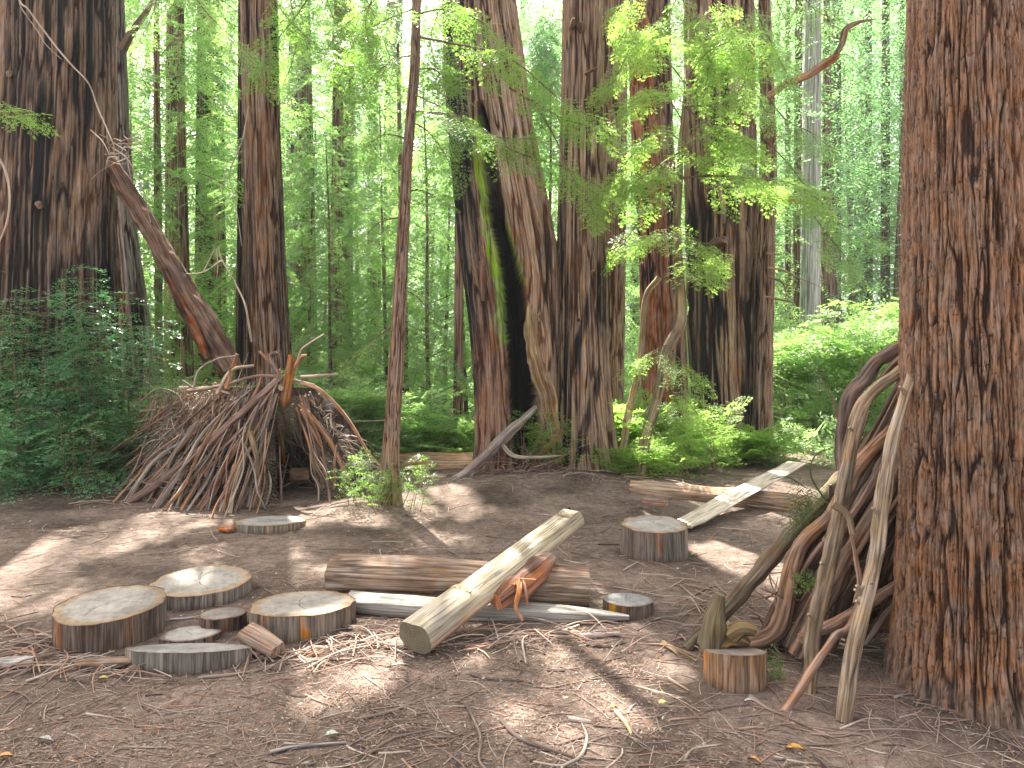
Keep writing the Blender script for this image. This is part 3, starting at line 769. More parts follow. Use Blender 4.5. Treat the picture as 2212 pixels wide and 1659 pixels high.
bg('short dark trunk peeking out left of the shelter tree', [(0, 516, 530), (450, 514, 534), (760, 510, 540)], 15, seed=107, char=.25, dark=.8)
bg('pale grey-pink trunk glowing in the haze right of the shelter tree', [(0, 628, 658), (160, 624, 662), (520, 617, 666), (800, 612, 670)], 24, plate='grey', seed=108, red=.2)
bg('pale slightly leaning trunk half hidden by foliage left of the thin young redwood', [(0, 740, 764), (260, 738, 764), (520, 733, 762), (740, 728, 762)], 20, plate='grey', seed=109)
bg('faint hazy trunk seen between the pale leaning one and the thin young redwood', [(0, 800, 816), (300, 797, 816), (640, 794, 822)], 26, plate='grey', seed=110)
bg('brown trunk low in the thicket right of the shelter peak', [(0, 722, 738), (590, 714, 742), (850, 708, 748)], 17, seed=111, red=.6)
bg('faint trunk hidden in the thicket just right of the shelter tree', [(0, 655, 668), (600, 640, 682), (900, 634, 686)], 21, seed=118, red=.5)
bg('thin dark upright trunk left of the foot of the hollow redwood', [(0, 986, 998), (400, 984, 998), (700, 982, 1000), (975, 978, 1000)], 12.3, seed=112, ztop=14, dark=.85)
bg('small dark stem behind the right side of the thin young redwood', [(500, 862, 874), (690, 864, 880), (960, 862, 884)], 14, seed=113, ztop=8, dark=.8)
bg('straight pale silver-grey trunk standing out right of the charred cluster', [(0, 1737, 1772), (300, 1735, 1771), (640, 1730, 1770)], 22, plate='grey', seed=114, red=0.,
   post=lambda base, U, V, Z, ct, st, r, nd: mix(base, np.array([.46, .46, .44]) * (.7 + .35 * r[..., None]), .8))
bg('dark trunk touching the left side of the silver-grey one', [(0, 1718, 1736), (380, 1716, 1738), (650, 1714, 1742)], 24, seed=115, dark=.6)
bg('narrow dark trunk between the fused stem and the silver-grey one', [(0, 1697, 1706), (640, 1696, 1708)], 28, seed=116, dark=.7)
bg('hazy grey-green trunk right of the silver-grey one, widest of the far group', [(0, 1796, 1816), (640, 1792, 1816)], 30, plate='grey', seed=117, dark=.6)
bg('slim far trunk second from the silver-grey one', [(0, 1870, 1882), (660, 1868, 1884)], 34, seed=120, dark=.6)
bg('taller dark far trunk in the middle of the far group at right', [(0, 1906, 1921), (650, 1903, 1921)], 31, seed=121, dark=.5)
bg('slim far trunk just left of the near right redwood', [(0, 1944, 1953), (660, 1942, 1955)], 36, seed=122, dark=.5)
bg('far trunk partly covered by the left edge of the near right redwood', [(0, 1958, 1970), (700, 1955, 1972)], 33, seed=123, dark=.6)
bg('brown trunk behind the top of the bright green bush', [(0, 1780, 1792), (480, 1776, 1800), (650, 1774, 1802)], 27, seed=124, red=.6, dark=.8)
bg('faint trunk between the leaning orange-red one and the slimmer grooved stem', [(0, 1366, 1380), (500, 1362, 1382), (800, 1360, 1384)], 27, seed=125, plate='grey', dark=.7)
bg('thin stem far behind the bright green bush at its centre', [(0, 1838, 1844), (640, 1834, 1842)], 40, seed=126, dark=.5)
# ------------------------------------------------------------------ leaning dead log, vines
ld = thing('leaning_log', 'dead leaning log with an orange rotten underside slanting down onto the stick shelter', 'log', tuple(P(485, 800, 9.3) * [1, 1, 0]))
a = Acc()
tube(a, [P(u, v, 9.3) for u, v in [(228, 330), (262, 392), (310, 470), (360, 560), (415, 655), (468, 745), (500, 800)]], [.09, .115, .13, .14, .155, .17, .15], segs=60, n=200, bk=(.03, .012, 25),
     col=(.20, .125, .09), col2=(.11, .065, .05), seed=14, rough=.16)
build_at(a, 'log_trunk', M_BARK, ld)
a = Acc()
tube(a, [P(u, v, 9.15) for u, v in [(352, 580), (390, 652), (432, 725), (452, 775)]], [.03, .10, .12, .06], segs=20, n=60, col=(.24, .09, .04), col2=(.06, .03, .02), seed=15, rough=.4, flat=.6)
build_at(a, 'rotten_underside', M_WOOD, ld)
a = Acc()
for k in range(26):
    p = P(RG.uniform(215, 280), RG.uniform(300, 350), 9.2)
    q = p + RG.normal(0, 1, 3) * [.28, .12, .25]
    tube(a, [p, (p + q) / 2 + RG.normal(0, .06, 3), q], .009, .003, segs=5, n=8, col=(.42, .33, .26), seed=k)
build_at(a, 'twig_tangle', M_WOOD, ld)

def vine(name, label, pts, Y, r, col=(.42, .33, .26), cat='vine', side=None):
    rt = thing(name, label, cat, tuple(P(pts[-1][0], pts[-1][1], Y)))
    a = Acc()
    tube(a, [P(u, v, Y) for u, v in pts], r, r * .6, segs=6, n=len(pts) * 9, col=col, seed=int(pts[0][0] + 3), kink=.012)
    for s in side or []:
        tube(a, [P(u, v, Y) for u, v in s], r * .7, r * .3, segs=5, n=len(s) * 6, col=col, seed=int(s[0][0]), kink=.01)
    build_at(a, 'stem', M_WOOD, rt)
    return rt
vine('hanging_vine', 'long pale vine sweeping across the massive fire-scarred trunk to the leaning log', [(-10, -170), (38, -10), (62, 22), (110, 85), (150, 135), (190, 180), (215, 240), (240, 300), (246, 330)], 8.45, .013,
     side=[[(38, -20), (46, 15), (85, 70), (100, 95), (134, 128)], [(196, 280), (222, 306), (236, 335)]])
vine('hanging_vine', 'thin pale vine trailing down in front of the leaning log', [(244, 320), (278, 345), (305, 400), (318, 440), (326, 480)], 9.0, .009)
vine('hanging_vine', 'curved pale stem at the left frame edge below the hanging green sprig', [(-8, 330), (12, 370), (22, 430), (16, 480), (-6, 530)], 7.5, .014)
vine('dead_branch', 'bleached forked dead branch rising beside the foot of the leaning log', [(545, 740), (530, 660), (508, 610), (480, 560), (470, 530)], 9.0, .014, cat='branch',
     side=[[(478, 562), (440, 588), (400, 592)], [(468, 540), (472, 575), (470, 598)], [(440, 588), (458, 550), (464, 535)]])
vine('hanging_vine', 'curly pale vine hanging left of the shelter tree', [(536, 230), (524, 300), (496, 372), (505, 420), (515, 480), (522, 530)], 10.0, .009, side=[[(496, 372), (480, 420), (474, 520)]])

# ------------------------------------------------------------------ sawn stumps and slabs
def slab(name, label, uL, uR, vback, vfront, vbot, seed, ry=None, side=(.15, .11, .085), side2=(.26, .12, .06), top=(.262, .238, .208), rim=(.27, .19, .12), bow=.08, taper=.0, group=None, accent=None, notchy=.045, sink=.03, zb=None):
    Yf = H * F / (vbot - HY)
    rx = (uR - uL) / 2 / F * Yf; ryy = ry or rx
    Yc = Yf + ryy; rx = (uR - uL) / 2 / F * Yc; ryy = ry or rx; Yc = Yf + ryy
    xc = ((uL + uR) / 2 - CX) / F * Yc
    zf = H - (vfront - HY) * Yf / F; zbk = H - (vback - HY) * (Yf + 2 * ryy) / F if zb is None else zb
    zm, sl = (zf + zbk) / 2, (zbk - zf) / (2 * ryy)
    rt = thing(name, label, 'stump' if zm > .13 else 'log slice', (xc, Yc, float(gh(xc, Yc))), group)
    n, hgt = 220, 34
    th = np.linspace(np.pi / 2, np.pi / 2 + 2 * np.pi, n, endpoint=False); ct, st = np.cos(th), np.sin(th)
    out = 1 + bow * noise(ct * 1.1, st * 1.1, 0, seed) + notchy * noise(ct * 4, st * 4, 0, seed + 1) + .015 * noise(ct * 11, st * 11, 0, seed + 2)
    out = out / out.max()
    zt = zm + sl * st * ryy * out
    tt = np.linspace(0, 1, hgt)[:, None]
    z = -sink - .03 + (zt[None] + sink + .03) * tt
    d, ridge = bark(ct[None], st[None], z, rx, .05, .008, seed, 10)
    ridge = .3 + .7 * ridge
    fib = 1 + .22 * noise(ct[None] * rx / .007, st[None] * rx / .007, z * 2.5, seed + 9) + .22 * noise(ct[None] * rx / .05, st[None] * rx / .05, z * 1.2, seed + 10)
    edge = (tt > .97) * 1.0
    k = out[None] * (1 + taper * (1 - tt)) + d / rx * (1 - edge) 
    x, y = ct[None] * rx * k, st[None] * ryy * k
    c = mix(np.array(side) * .45, side, ridge) * fib[..., None]
    c = mix(c, np.array(side2) * np.clip(fib, .5, 1.5)[..., None], sstep(.1, .45, fbm(ct[None] * 2.5, st[None] * 2.5, z * 1.0, seed + 12, 2)) * .8)
    gry = sstep(.0, .5, noise(ct[None] * 1.7, st[None] * 1.7, z * .5, seed + 15))
    c = mix(c, np.array([.165, .145, .12]) * np.clip(fib, .6, 1.4)[..., None], gry * .7)
    if accent:     # (phi centre, half width, colour): one strip of fresh wood
        phi = ((th + np.pi / 2 + np.pi) % (2 * np.pi)) - np.pi
        for (pc, pw, pcol) in accent:
            c = mix(c, np.array(pcol) * np.clip(fib, .6, 1.5)[..., None], (band(phi, pc - pw, pc + pw, .03)[None] + 0 * z) * sstep(-.5, 0, noise(ct[None] * 9, st[None] * 9, z * 8, seed + 3)))
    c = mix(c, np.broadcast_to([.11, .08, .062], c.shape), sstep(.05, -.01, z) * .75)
    a = Acc()
    v = np.stack([x, y, z], -1)
    a.add(v, grid_quads(hgt, n), c=np.clip(c, 0, .8).reshape(-1, 3), g=np.stack([ct[None] * rx + 0 * z, st[None] * rx + 0 * z, z + seed], -1))
    a.build('bark_side', M_WOOD, rt)
    # cut face
    m = 80; rr = np.linspace(0, 1, m)[:, None]
    xk, yk = ct[None] * rx * out[None] * rr, st[None] * ryy * out[None] * rr
    zk = zm + sl * yk + .0035 * noise(xk * 9, yk * 9, 0, seed + 20) * (1 - rr ** 6) + .0005
    zk = zk - .004 * sstep(.94, 1, rr)
    cr = 0
    rgk = np.random.default_rng(seed)
    for _ in range(4):
        a0 = rgk.uniform(0, 2 * np.pi); l = rgk.uniform(.35, .95)
        da = np.abs(((th[None] - a0 - .25 * np.sin(rr * 5 + a0) + np.pi) % (2 * np.pi)) - np.pi) * rr
        cr = np.maximum(cr, (1 - sstep(.004, .013, da)) * sstep(.02, .1, rr) * (1 - sstep(l - .1, l, rr)))
    zk = zk - .006 * cr
    rimw = rr + .05 * noise(ct[None] * 2.2, st[None] * 2.2, 0, seed + 21) + .03 * noise(ct[None] * 7, st[None] * 7, 0, seed + 22)
    rk = sstep(.78, .9, rimw)
    cc = mix(np.broadcast_to(np.array(top), xk.shape + (3,)), np.broadcast_to(np.array(rim), xk.shape + (3,)), rk)
    cc = mix(cc, np.broadcast_to(np.array([.16, .10, .07]), cc.shape), sstep(.97, 1.02, rimw) * .7)
    cc = cc * (1 + .14 * fbm(xk * 7, yk * 7, 0, seed + 23, 4))[..., None]
    cc = cc * (1 - .30 * sstep(.15, .5, fbm(xk * 3.2, yk * 3.2, 0, seed + 24, 3)))[..., None]
    ring_ = np.sin(rimw * 62 + 1.5 * noise(xk * 6, yk * 6, 0, seed + 26)); cc = cc * (1 - .085 * sstep(.2, 1, ring_) * sstep(.05, .2, rr))[..., None]
    sa = 1 + .07 * noise((xk + .4 * yk) * 55, (yk - .4 * xk) * 3, 0, seed + 27); cc = cc * sa[..., None]
    cc = mix(cc, np.broadcast_to([.10, .08, .07], cc.shape), cr * .85)
    a = Acc()
    a.add(np.stack([xk, yk, zk], -1), grid_quads(m, n), c=cc.reshape(-1, 3), g=np.stack([xk, yk, 0 * xk + seed * .1], -1))
    a.build('cut_face', M_CUT, rt)
    return rt

OR = (.38, .17, .06)
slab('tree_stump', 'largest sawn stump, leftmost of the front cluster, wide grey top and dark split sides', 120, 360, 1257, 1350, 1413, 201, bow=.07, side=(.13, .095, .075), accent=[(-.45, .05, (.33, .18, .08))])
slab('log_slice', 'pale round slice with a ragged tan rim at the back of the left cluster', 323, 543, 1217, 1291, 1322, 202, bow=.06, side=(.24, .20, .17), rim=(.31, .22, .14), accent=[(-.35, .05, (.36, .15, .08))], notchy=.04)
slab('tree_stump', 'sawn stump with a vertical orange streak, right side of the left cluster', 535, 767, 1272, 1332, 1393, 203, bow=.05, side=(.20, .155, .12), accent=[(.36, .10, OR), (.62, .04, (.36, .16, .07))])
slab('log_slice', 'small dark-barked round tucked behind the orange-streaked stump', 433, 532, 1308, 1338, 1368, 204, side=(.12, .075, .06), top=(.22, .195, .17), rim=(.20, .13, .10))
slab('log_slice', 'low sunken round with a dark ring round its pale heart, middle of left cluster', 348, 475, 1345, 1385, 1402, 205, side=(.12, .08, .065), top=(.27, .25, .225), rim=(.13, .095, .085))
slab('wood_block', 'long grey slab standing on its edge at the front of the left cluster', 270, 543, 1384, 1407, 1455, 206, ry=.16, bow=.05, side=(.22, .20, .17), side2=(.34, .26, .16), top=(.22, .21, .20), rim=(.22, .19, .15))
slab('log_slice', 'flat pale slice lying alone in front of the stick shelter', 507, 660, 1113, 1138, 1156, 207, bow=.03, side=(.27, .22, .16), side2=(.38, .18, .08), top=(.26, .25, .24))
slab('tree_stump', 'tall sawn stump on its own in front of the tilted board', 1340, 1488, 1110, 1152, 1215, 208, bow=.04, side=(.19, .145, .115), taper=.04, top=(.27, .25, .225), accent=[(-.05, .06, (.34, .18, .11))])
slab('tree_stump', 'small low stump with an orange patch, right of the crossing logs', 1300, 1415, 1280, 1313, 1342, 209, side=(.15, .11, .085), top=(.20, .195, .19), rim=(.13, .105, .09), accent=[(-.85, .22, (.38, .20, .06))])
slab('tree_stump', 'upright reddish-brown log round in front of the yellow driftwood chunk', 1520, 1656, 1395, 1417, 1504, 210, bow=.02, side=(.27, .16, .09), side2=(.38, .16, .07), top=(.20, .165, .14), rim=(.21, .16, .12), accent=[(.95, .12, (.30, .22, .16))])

# ------------------------------------------------------------------ logs
def log(name, label, pts, r, col, col2, seed, segs=84, n=220, rough=.10, flat=1.0, mat=None, cat='log', capcol=(.30, .25, .19), barkd=.0):
    pts = [np.asarray(p, float) for p in pts]
    c = sum(pts) / len(pts)
    rt = thing(name, label, cat, (float(c[0]), float(c[1]), 0))
    a = Acc()
    tube(a, pts, r, r if np.ndim(r) == 0 else None, segs=segs, n=n, col=col, col2=col2, seed=seed, rough=rough, flat=flat, cap=False, roughf=3.5, bk=(.026, .0045, 26))
    build_at(a, 'log_body', mat or M_WOOD, rt)
    v = np.vstack(a.v); nn = segs
    for e, ring in ((0, v[:nn]), (1, v[-nn:])):
        b = Acc(); ctr = ring.mean(0); k = 10
        ax = (v[-nn:].mean(0) - v[:nn].mean(0)); ax /= np.linalg.norm(ax)
        rr = np.linspace(0, 1, k)[:, None, None]
        g = ctr + (ring - ctr)[None] * rr + (ax if e else -ax) * .004 * (1 - rr ** 4)
        cc = np.array(capcol) * (1 - .35 * sstep(.75, 1, rr)) * (1 + .15 * noise(g[..., 0:1] * 30, g[..., 1:2] * 30, g[..., 2:3] * 30, seed))
        q = grid_quads(k, nn); q = q if e else q[:, ::-1]
        b.add(g, q, c=np.broadcast_to(cc, g.shape).reshape(-1, 3), g=(g - ctr))
        build_at(b, 'sawn_end', M_CUT, rt)
    return rt
log('fallen_log', 'round brown log lying flat under the pale half log', [G(700, 1300) + [0.02, .15, .135], G(900, 1310) + [0, .14, .135], G(1100, 1317) + [0, .12, .13], G(1278, 1324) + [0, .12, .12]],
    [.142, .14, .135, .125, .122], (.30, .215, .155), (.215, .135, .09), 220, rough=.12, barkd=1)
log('fallen_log', 'pale peeled log lying behind the thin young redwood, sawn end towards the hollow redwood', [P(790, 1000, 10.1), P(900, 1000, 10.05), P(1024, 1001, 9.95)], [.165, .16, .155], (.60, .41, .25), (.46, .27, .14), 221, capcol=(.20, .11, .08))  # pale orange wood, colour brightened further to imitate sunlight on it
log('fallen_log', 'long sunlit log supporting the tilted board at the right', [P(1362, 1058, 8.1), P(1450, 1068, 7.95), P(1600, 1085, 7.6), P(1800, 1112, 7.1), P(1950, 1128, 6.8)], [.115, .13, .14, .15, .15], (.36, .25, .165), (.24, .16, .10), 222, rough=.14, capcol=(.24, .17, .11))
log('cut_log', 'short thick reddish log piece beside the left end of the long sunlit log', [G(1392, 1098) + [0, .06, .05], G(1444, 1103) + [0, .06, .05]], .055, (.27, .15, .10), (.20, .12, .09), 223, segs=20, n=20)
# grey weathered beam under the half log
def beam(name, label, secs, col, seed, cat='beam', mat=None, col2=None, part='beam_body'):
    """secs: (centre, half width vector, half height vector, shape)"""
    secs = [tuple(np.asarray(q, float) for q in s) for s in secs]
    n = 60; K = 28
    P_ = crom([s[0] for s in secs], n); Wv = crom([s[1] for s in secs], n); Hv = crom([s[2] for s in secs], n)
    th = np.linspace(0, 2 * np.pi, K, endpoint=False)
    cx, cy = np.cos(th), np.sin(th); pw = .38
    cx, cy = np.sign(cx) * np.abs(cx) ** pw, np.sign(cy) * np.abs(cy) ** pw
    s = np.linspace(0, 1, n)[:, None]
    ln = np.linalg.norm(P_[-1] - P_[0])
    k = 1 + .09 * noise(cx[None] * 2, cy[None] * 2, s * ln * 5, seed) + .06 * noise(cx[None] * 6, cy[None] * 6, s * ln * 3, seed + 1)
    v = P_[:, None] + Wv[:, None] * (cx[None] * k)[..., None] + Hv[:, None] * (cy[None] * k)[..., None]
    ctr = P_.mean(0)
    rt = thing(name, label, cat, (float(ctr[0]), float(ctr[1]), 0))
    a = Acc()
    c = np.broadcast_to(np.array(col), v.shape)
    if col2 is not None:
        c = mix(c, np.broadcast_to(np.array(col2), v.shape), sstep(-.1, .4, fbm(cx[None] * 1.5, cy[None] * 1.5, s * ln * 2, seed + 4, 3)))
    gg = np.stack([cx[None] * .1 + 0 * s, cy[None] * .1 + 0 * s, s * ln + 0 * cx[None]], -1)
    a.add(v, grid_quads(n, K), c=c.reshape(-1, 3), g=gg)
    for e in (0, n - 1):
        ring = v[e]; vv = np.vstack([ring, ring.mean(0)[None]]); j = np.arange(K)
        tri = np.stack([j, (j + 1) % K, np.full(K, K)], -1)
        if e == 0: tri = tri[:, ::-1]
        a.add(vv, t=tri, c=np.array(col) * .8, g=vv - ring.mean(0))
    build_at(a, part, mat or M_WOOD, rt)
    return rt
beam('weathered_beam', 'flat grey weathered split beam with a pointed charred right tip in front of the brown log',
     [(G(745, 1325) + [0, .08, .05], (0, .10, 0), (0, 0, .045)), (G(900, 1340) + [0, .09, .05], (0, .095, 0), (0, 0, .045)), (G(1100, 1348) + [0, .085, .05], (0, .085, 0), (0, 0, .042)),
      (G(1250, 1354) + [0, .08, .045], (0, .07, 0), (0, 0, .035)), (G(1362, 1352) + [0, .06, .03], (0, .02, 0), (0, 0, .014))], (.36, .335, .30), 230, col2=(.27, .245, .215))
# pale half log (seesaw)
A0 = np.array([-.52, 3.72, .105]); A1 = np.array([.44, 5.08, .44])
ax = (A1 - A0) / np.linalg.norm(A1 - A0)
sidev = np.cross(ax, [0, 0, 1.]); sidev /= np.linalg.norm(sidev); upv = np.cross(sidev, ax)
hl = thing('half_log', 'pale peeled half log tilted up across the brown log like a seesaw', 'log', (-.04, 4.4, 0))
n, K = 90, 40
th = np.linspace(0, 2 * np.pi, K, endpoint=False)
s = np.linspace(0, 1, n)[:, None]
Lh = np.linalg.norm(A1 - A0)
prof_x = np.cos(th) * .114; prof_y = np.where(np.sin(th) > 0, np.sin(th) * .118, np.sin(th) * .075)
prof_y = np.minimum(prof_y, .088)                                  # flattened top
k = 1 + .05 * noise(np.cos(th)[None] * 2, np.sin(th)[None] * 2, s * 4, 5) + .022 * noise(np.cos(th)[None] * 7, np.sin(th)[None] * 7, s * 2.5, 6)
step = np.where((s < .26), 1.0, .86)                                # the seat is cut a little lower beyond the notch
py = np.where(prof_y[None] > .0, prof_y[None] * step, prof_y[None]) * k
v = (A0 + (A1 - A0) * s)[:, None] + sidev * (prof_x[None] * k * (1 - .12 * s))[..., None] + upv * py[..., None]
cbase = mix(np.broadcast_to([.42, .355, .245], v.shape), np.broadcast_to([.27, .22, .16], v.shape), sstep(.0, .5, fbm(np.cos(th)[None] * 2, 0, s * 3, 8, 3)))
cbase = mix(cbase, np.broadcast_to([.30, .26, .20], v.shape), sstep(.30, .10, s) * .8 + 0 * th[None])
cbase = mix(cbase, np.broadcast_to([.38, .21, .13], v.shape), sstep(.2, -.3, np.sin(th))[None] * (1 - sstep(.5, .7, s)) * .7)
a = Acc(); a.add(v, grid_quads(n, K), c=cbase.reshape(-1, 3), g=np.stack([prof_x[None] + 0 * s, prof_y[None] + 0 * s, s * Lh + 0 * th[None]], -1))
build_at(a, 'log_body', M_WOOD, hl)
for e in (0, n - 1):
    b = Acc(); ring = v[e]; ctr = ring.mean(0); rr = np.linspace(0, 1, 8)[:, None, None]
    g = ctr + (ring - ctr)[None] * rr; q = grid_quads(8, K); q = q[:, ::-1] if e == 0 else q
    b.add(g, q, c=(.15, .13, .09) if e == 0 else (.45, .36, .2), g=g - ctr); build_at(b, 'sawn_end', M_CUT, hl)
for t0 in (.245, .93):                                              # saw notches
    a = Acc(); p = A0 + (A1 - A0) * t0 + upv * .092
    w = .078 if t0 < .5 else .05
    vv = [p - sidev * w - ax * .012, p + sidev * w - ax * .012, p + sidev * w * .8 + ax * .02 + upv * .002, p - sidev * w * .8 + ax * .02 + upv * .002, p + upv * .016 - ax * .006, p + upv * .014 + ax * .03 - sidev * w * .2]
    a.add(vv, t=[(0, 1, 4), (1, 2, 4), (2, 5, 4), (2, 3, 5), (3, 0, 4), (3, 4, 5)], c=(.30, .25, .16))
    build_at(a, 'saw_notch', M_WOOD, hl)
a = Acc()
o = sidev * .115 - upv * .03
tube(a, [A0 + (A1 - A0) * t + o - upv * .02 for t in (.34, .45, .58, .70)], [.05, .085, .088, .05], segs=26, n=60, col=(.36, .15, .075), col2=(.21, .13, .10), seed=61, rough=.28)
build_at(a, 'bark_flap', M_BARK, hl)
a = Acc()
q = A0 + (A1 - A0) * .44 + o + sidev * .06 + upv * .05
tube(a, [q, q + [.0, -.07, -.04], q + [-.02, -.11, -.13], q + [.02, -.13, -.20]], .02, .010, segs=10, n=24, col=(.52, .24, .11), seed=62, flat=.45)
tube(a, [q + [.02, 0, 0], q + [.04, -.05, -.05], q + [.05, -.06, -.14]], .016, .006, segs=8, n=18, col=(.42, .19, .10), seed=63, flat=.5)
for k_ in range(8):
    tube(a, [q + RG.normal(0, .015, 3), q + RG.normal(0, .05, 3) + [0, 0, -.02]], .006, .002, segs=5, n=5, col=(.48, .2, .08))
build_at(a, 'peeled_strip', M_WOOD, hl)

# tilted board
bd0, bd1 = P(1480, 1146, 6.0), P(1722, 1000, 8.25)
bd0 = G(1478, 1152) + [0, .1, .05]; 
dv = bd1 - bd0; wv = np.cross(dv, [0, 0, 1.]); wv = wv / np.linalg.norm(wv) * .125
bdm = (bd0 + bd1) / 2 + [0, 0, .004]
brd = beam('wooden_board', 'thin pale weathered board propped up on the long sunlit log', [(bd0, wv, (0, 0, .012)), (bdm, wv * 1.05, (0, 0, .012)), (bd1, wv * .9, (0, 0, .012))], (.50, .43, .33), 240, cat='board', col2=(.40, .36, .30), part='board_body')

# grey driftwood prop leaning into the hollow
dw = thing('leaning_snag', 'grey driftwood limb leaning from the ground into the hollow redwood', 'log', tuple(G(975, 1050)))
a = Acc()
tube(a, [G(962, 1052) + [0, 0, .04], P(1010, 1020, 8.9), P(1060, 975, 8.85), P(1110, 925, 8.9), P(1160, 878, 9.2)], [.05, .10, .10, .085, .05], segs=22, n=70, col=(.34, .285, .25), col2=(.22, .165, .14), seed=64, rough=.3, flat=.7)
tube(a, [P(1085, 962, 8.8), P(1110, 985, 8.7), P(1160, 988, 8.7), P(1215, 984, 8.7)], [.03, .028, .02, .01], segs=10, n=24, col=(.34, .28, .22), seed=65)
build_at(a, 'limb', M_WOOD, dw)

# small loose pieces
def chunk(name, label, p, size, col, seed, cat, col2=None, yaw=0.):
    rt = thing(name, label, cat, tuple(p))
    a = Acc(); K, n = 18, 12
    c_, s_ = math.cos(yaw), math.sin(yaw)
    u = np.linspace(-1, 1, n)[:, None]; th = np.linspace(0, 2 * np.pi, K, endpoint=False)[None]
    pr = (1 - np.abs(u) ** 6 * .35)
    k = 1 + .3 * noise(u * 2 + 0 * th, np.cos(th) * 1.5, np.sin(th) * 1.5, seed) + .15 * noise(u * 2, np.cos(th) * 6, np.sin(th) * 6, seed + 1)
    x = u * size[0] + .12 * size[0] * noise(np.cos(th) * 5, np.sin(th) * 5, u, seed + 2); y = np.cos(th) * size[1] * pr * k; z = size[2] + np.sin(th) * size[2] * pr * k
    X, Y_ = x * c_ - y * s_, x * s_ + y * c_
    v = np.stack([X, Y_, z], -1)
    cc = np.broadcast_to(np.array(col), v.shape)
    if col2: cc = mix(cc, np.broadcast_to(np.array(col2), v.shape), sstep(-.2, .3, noise(u * 3, np.cos(th) * 2, np.sin(th) * 2, seed + 3)))
    a.add(v, grid_quads(n, K)[:, ::-1], c=cc.reshape(-1, 3), g=np.stack([np.cos(th) * .04 + 0 * u, np.sin(th) * .04 + 0 * u, u * size[0] + 0 * th], -1))
    for e in (0, n - 1):
        ring = v[e]; vv = np.vstack([ring, ring.mean(0)[None]]); j = np.arange(K); tri = np.stack([j, (j + 1) % K, np.full(K, K)], -1)
        a.add(vv, t=tri[:, ::-1] if e else tri, c=np.array(col) * 1.1, g=vv)
    a.build('wood', M_WOOD, rt)
    return rt
chunk('bark_chunk', 'crumbly orange-red bark lump left of the lone flat slice', G(490, 1150), (.065, .05, .03), (.42, .15, .06), 300, 'bark chunk', (.26, .09, .04))
beam('wood_chunk', 'split splintered wood wedge leaning at the foot of the orange-streaked stump', [(G(528, 1400) + [0, .02, .085], (.03, .035, .02), (0, -.01, .028)), (G(560, 1412) + [0, .02, .065], (.02, .05, .02), (0, -.01, .034)), (G(598, 1424) + [0, .02, .04], (.02, .045, .01), (0, -.01, .028))],
     (.33, .23, .17), 301, cat='wood chunk', col2=(.20, .12, .085), part='wood')
chunk('wood_chunk', 'low piece of broken wood against the left end of the grey slab', G(225, 1440), (.14, .035, .022), (.25, .17, .12), 302, 'wood chunk', (.15, .1, .08), yaw=.1)
chunk('wood_chunk', 'weathered pale wood fragment near the left frame edge in front of the largest stump', G(30, 1440), (.10, .04, .025), (.36, .33, .30), 303, 'wood chunk', (.22, .19, .17), yaw=.2)
chunk('wood_chunk', 'small brown wedge beside the near end of the pale half log', G(852, 1412) + [0, .05, 0], (.06, .05, .03), (.28, .22, .17), 304, 'wood chunk')
dcr = thing('driftwood_chunk', 'mossy yellow-brown driftwood chunk with an upright horn behind the reddish round', 'driftwood', tuple(G(1560, 1440)))
a = Acc()
tube(a, [P(1522, 1412, 3.60), P(1535, 1385, 3.60), P(1560, 1372, 3.6), P(1590, 1374, 3.6), P(1618, 1388, 3.6)], [.04, .062, .07, .05, .02], segs=30, n=50, col=(.24, .165, .075), col2=(.13, .10, .06), seed=68, rough=.45)
build_at(a, 'wood', M_WOOD, dcr)
a = Acc()
tube(a, [P(1540, 1395, 3.57), P(1540, 1350, 3.57), P(1548, 1315, 3.57), P(1556, 1284, 3.57)], [.066, .056, .046, .026], segs=26, n=46, col=(.125, .10, .065), col2=(.22, .16, .07), seed=66, rough=.45)
build_at(a, 'horn', M_WOOD, dcr)
a = Acc()
tube(a, [P(1570, 1375, 3.56), P(1600, 1358, 3.56), P(1630, 1364, 3.56)], [.048, .040, .028], segs=20, n=30, col=(.27, .19, .095), col2=(.16, .11, .06), seed=67, rough=.4)
build_at(a, 'side_arm', M_WOOD, dcr)

# ------------------------------------------------------------------ stick shelter (debris hut)
hut = thing('stick_shelter', 'cone-shaped shelter of leaning sticks and dry brush with a dark doorway, under the leaning log', 'shelter', tuple(G(560, 1060)))
PURP, RUST, GREYB, PALE = (.30, .195, .155), (.38, .20, .12), (.29, .225, .19), (.48, .36, .25)
def pole(root, a0, a1, r0, r1=None, col=PURP, seed=0, bend=.02, name='pole', mid=None, acc=None, segs=10):
    a0, a1 = np.asarray(a0, float), np.asarray(a1, float)
    rg = np.random.default_rng(seed + 1000)
    ln = np.linalg.norm(a1 - a0)
    ms = [a0 + (a1 - a0) * t + rg.normal(0, bend * ln, 3) for t in (.3, .62)] if mid is None else [np.asarray(m, float) for m in mid]
    own = acc is None
    acc = acc or Acc()
    c = np.array(col) * rg.uniform(.8, 1.2)
    tube(acc, [a0] + ms + [a1], r0, r1, segs=segs, col=c, col2=c * rg.uniform(.6, .8), seed=seed, rough=.16, kink=.006 * min(1, ln))
    if own:
        return build_at(acc, name, M_WOOD, root)
apex = P(628, 805, 8.25)
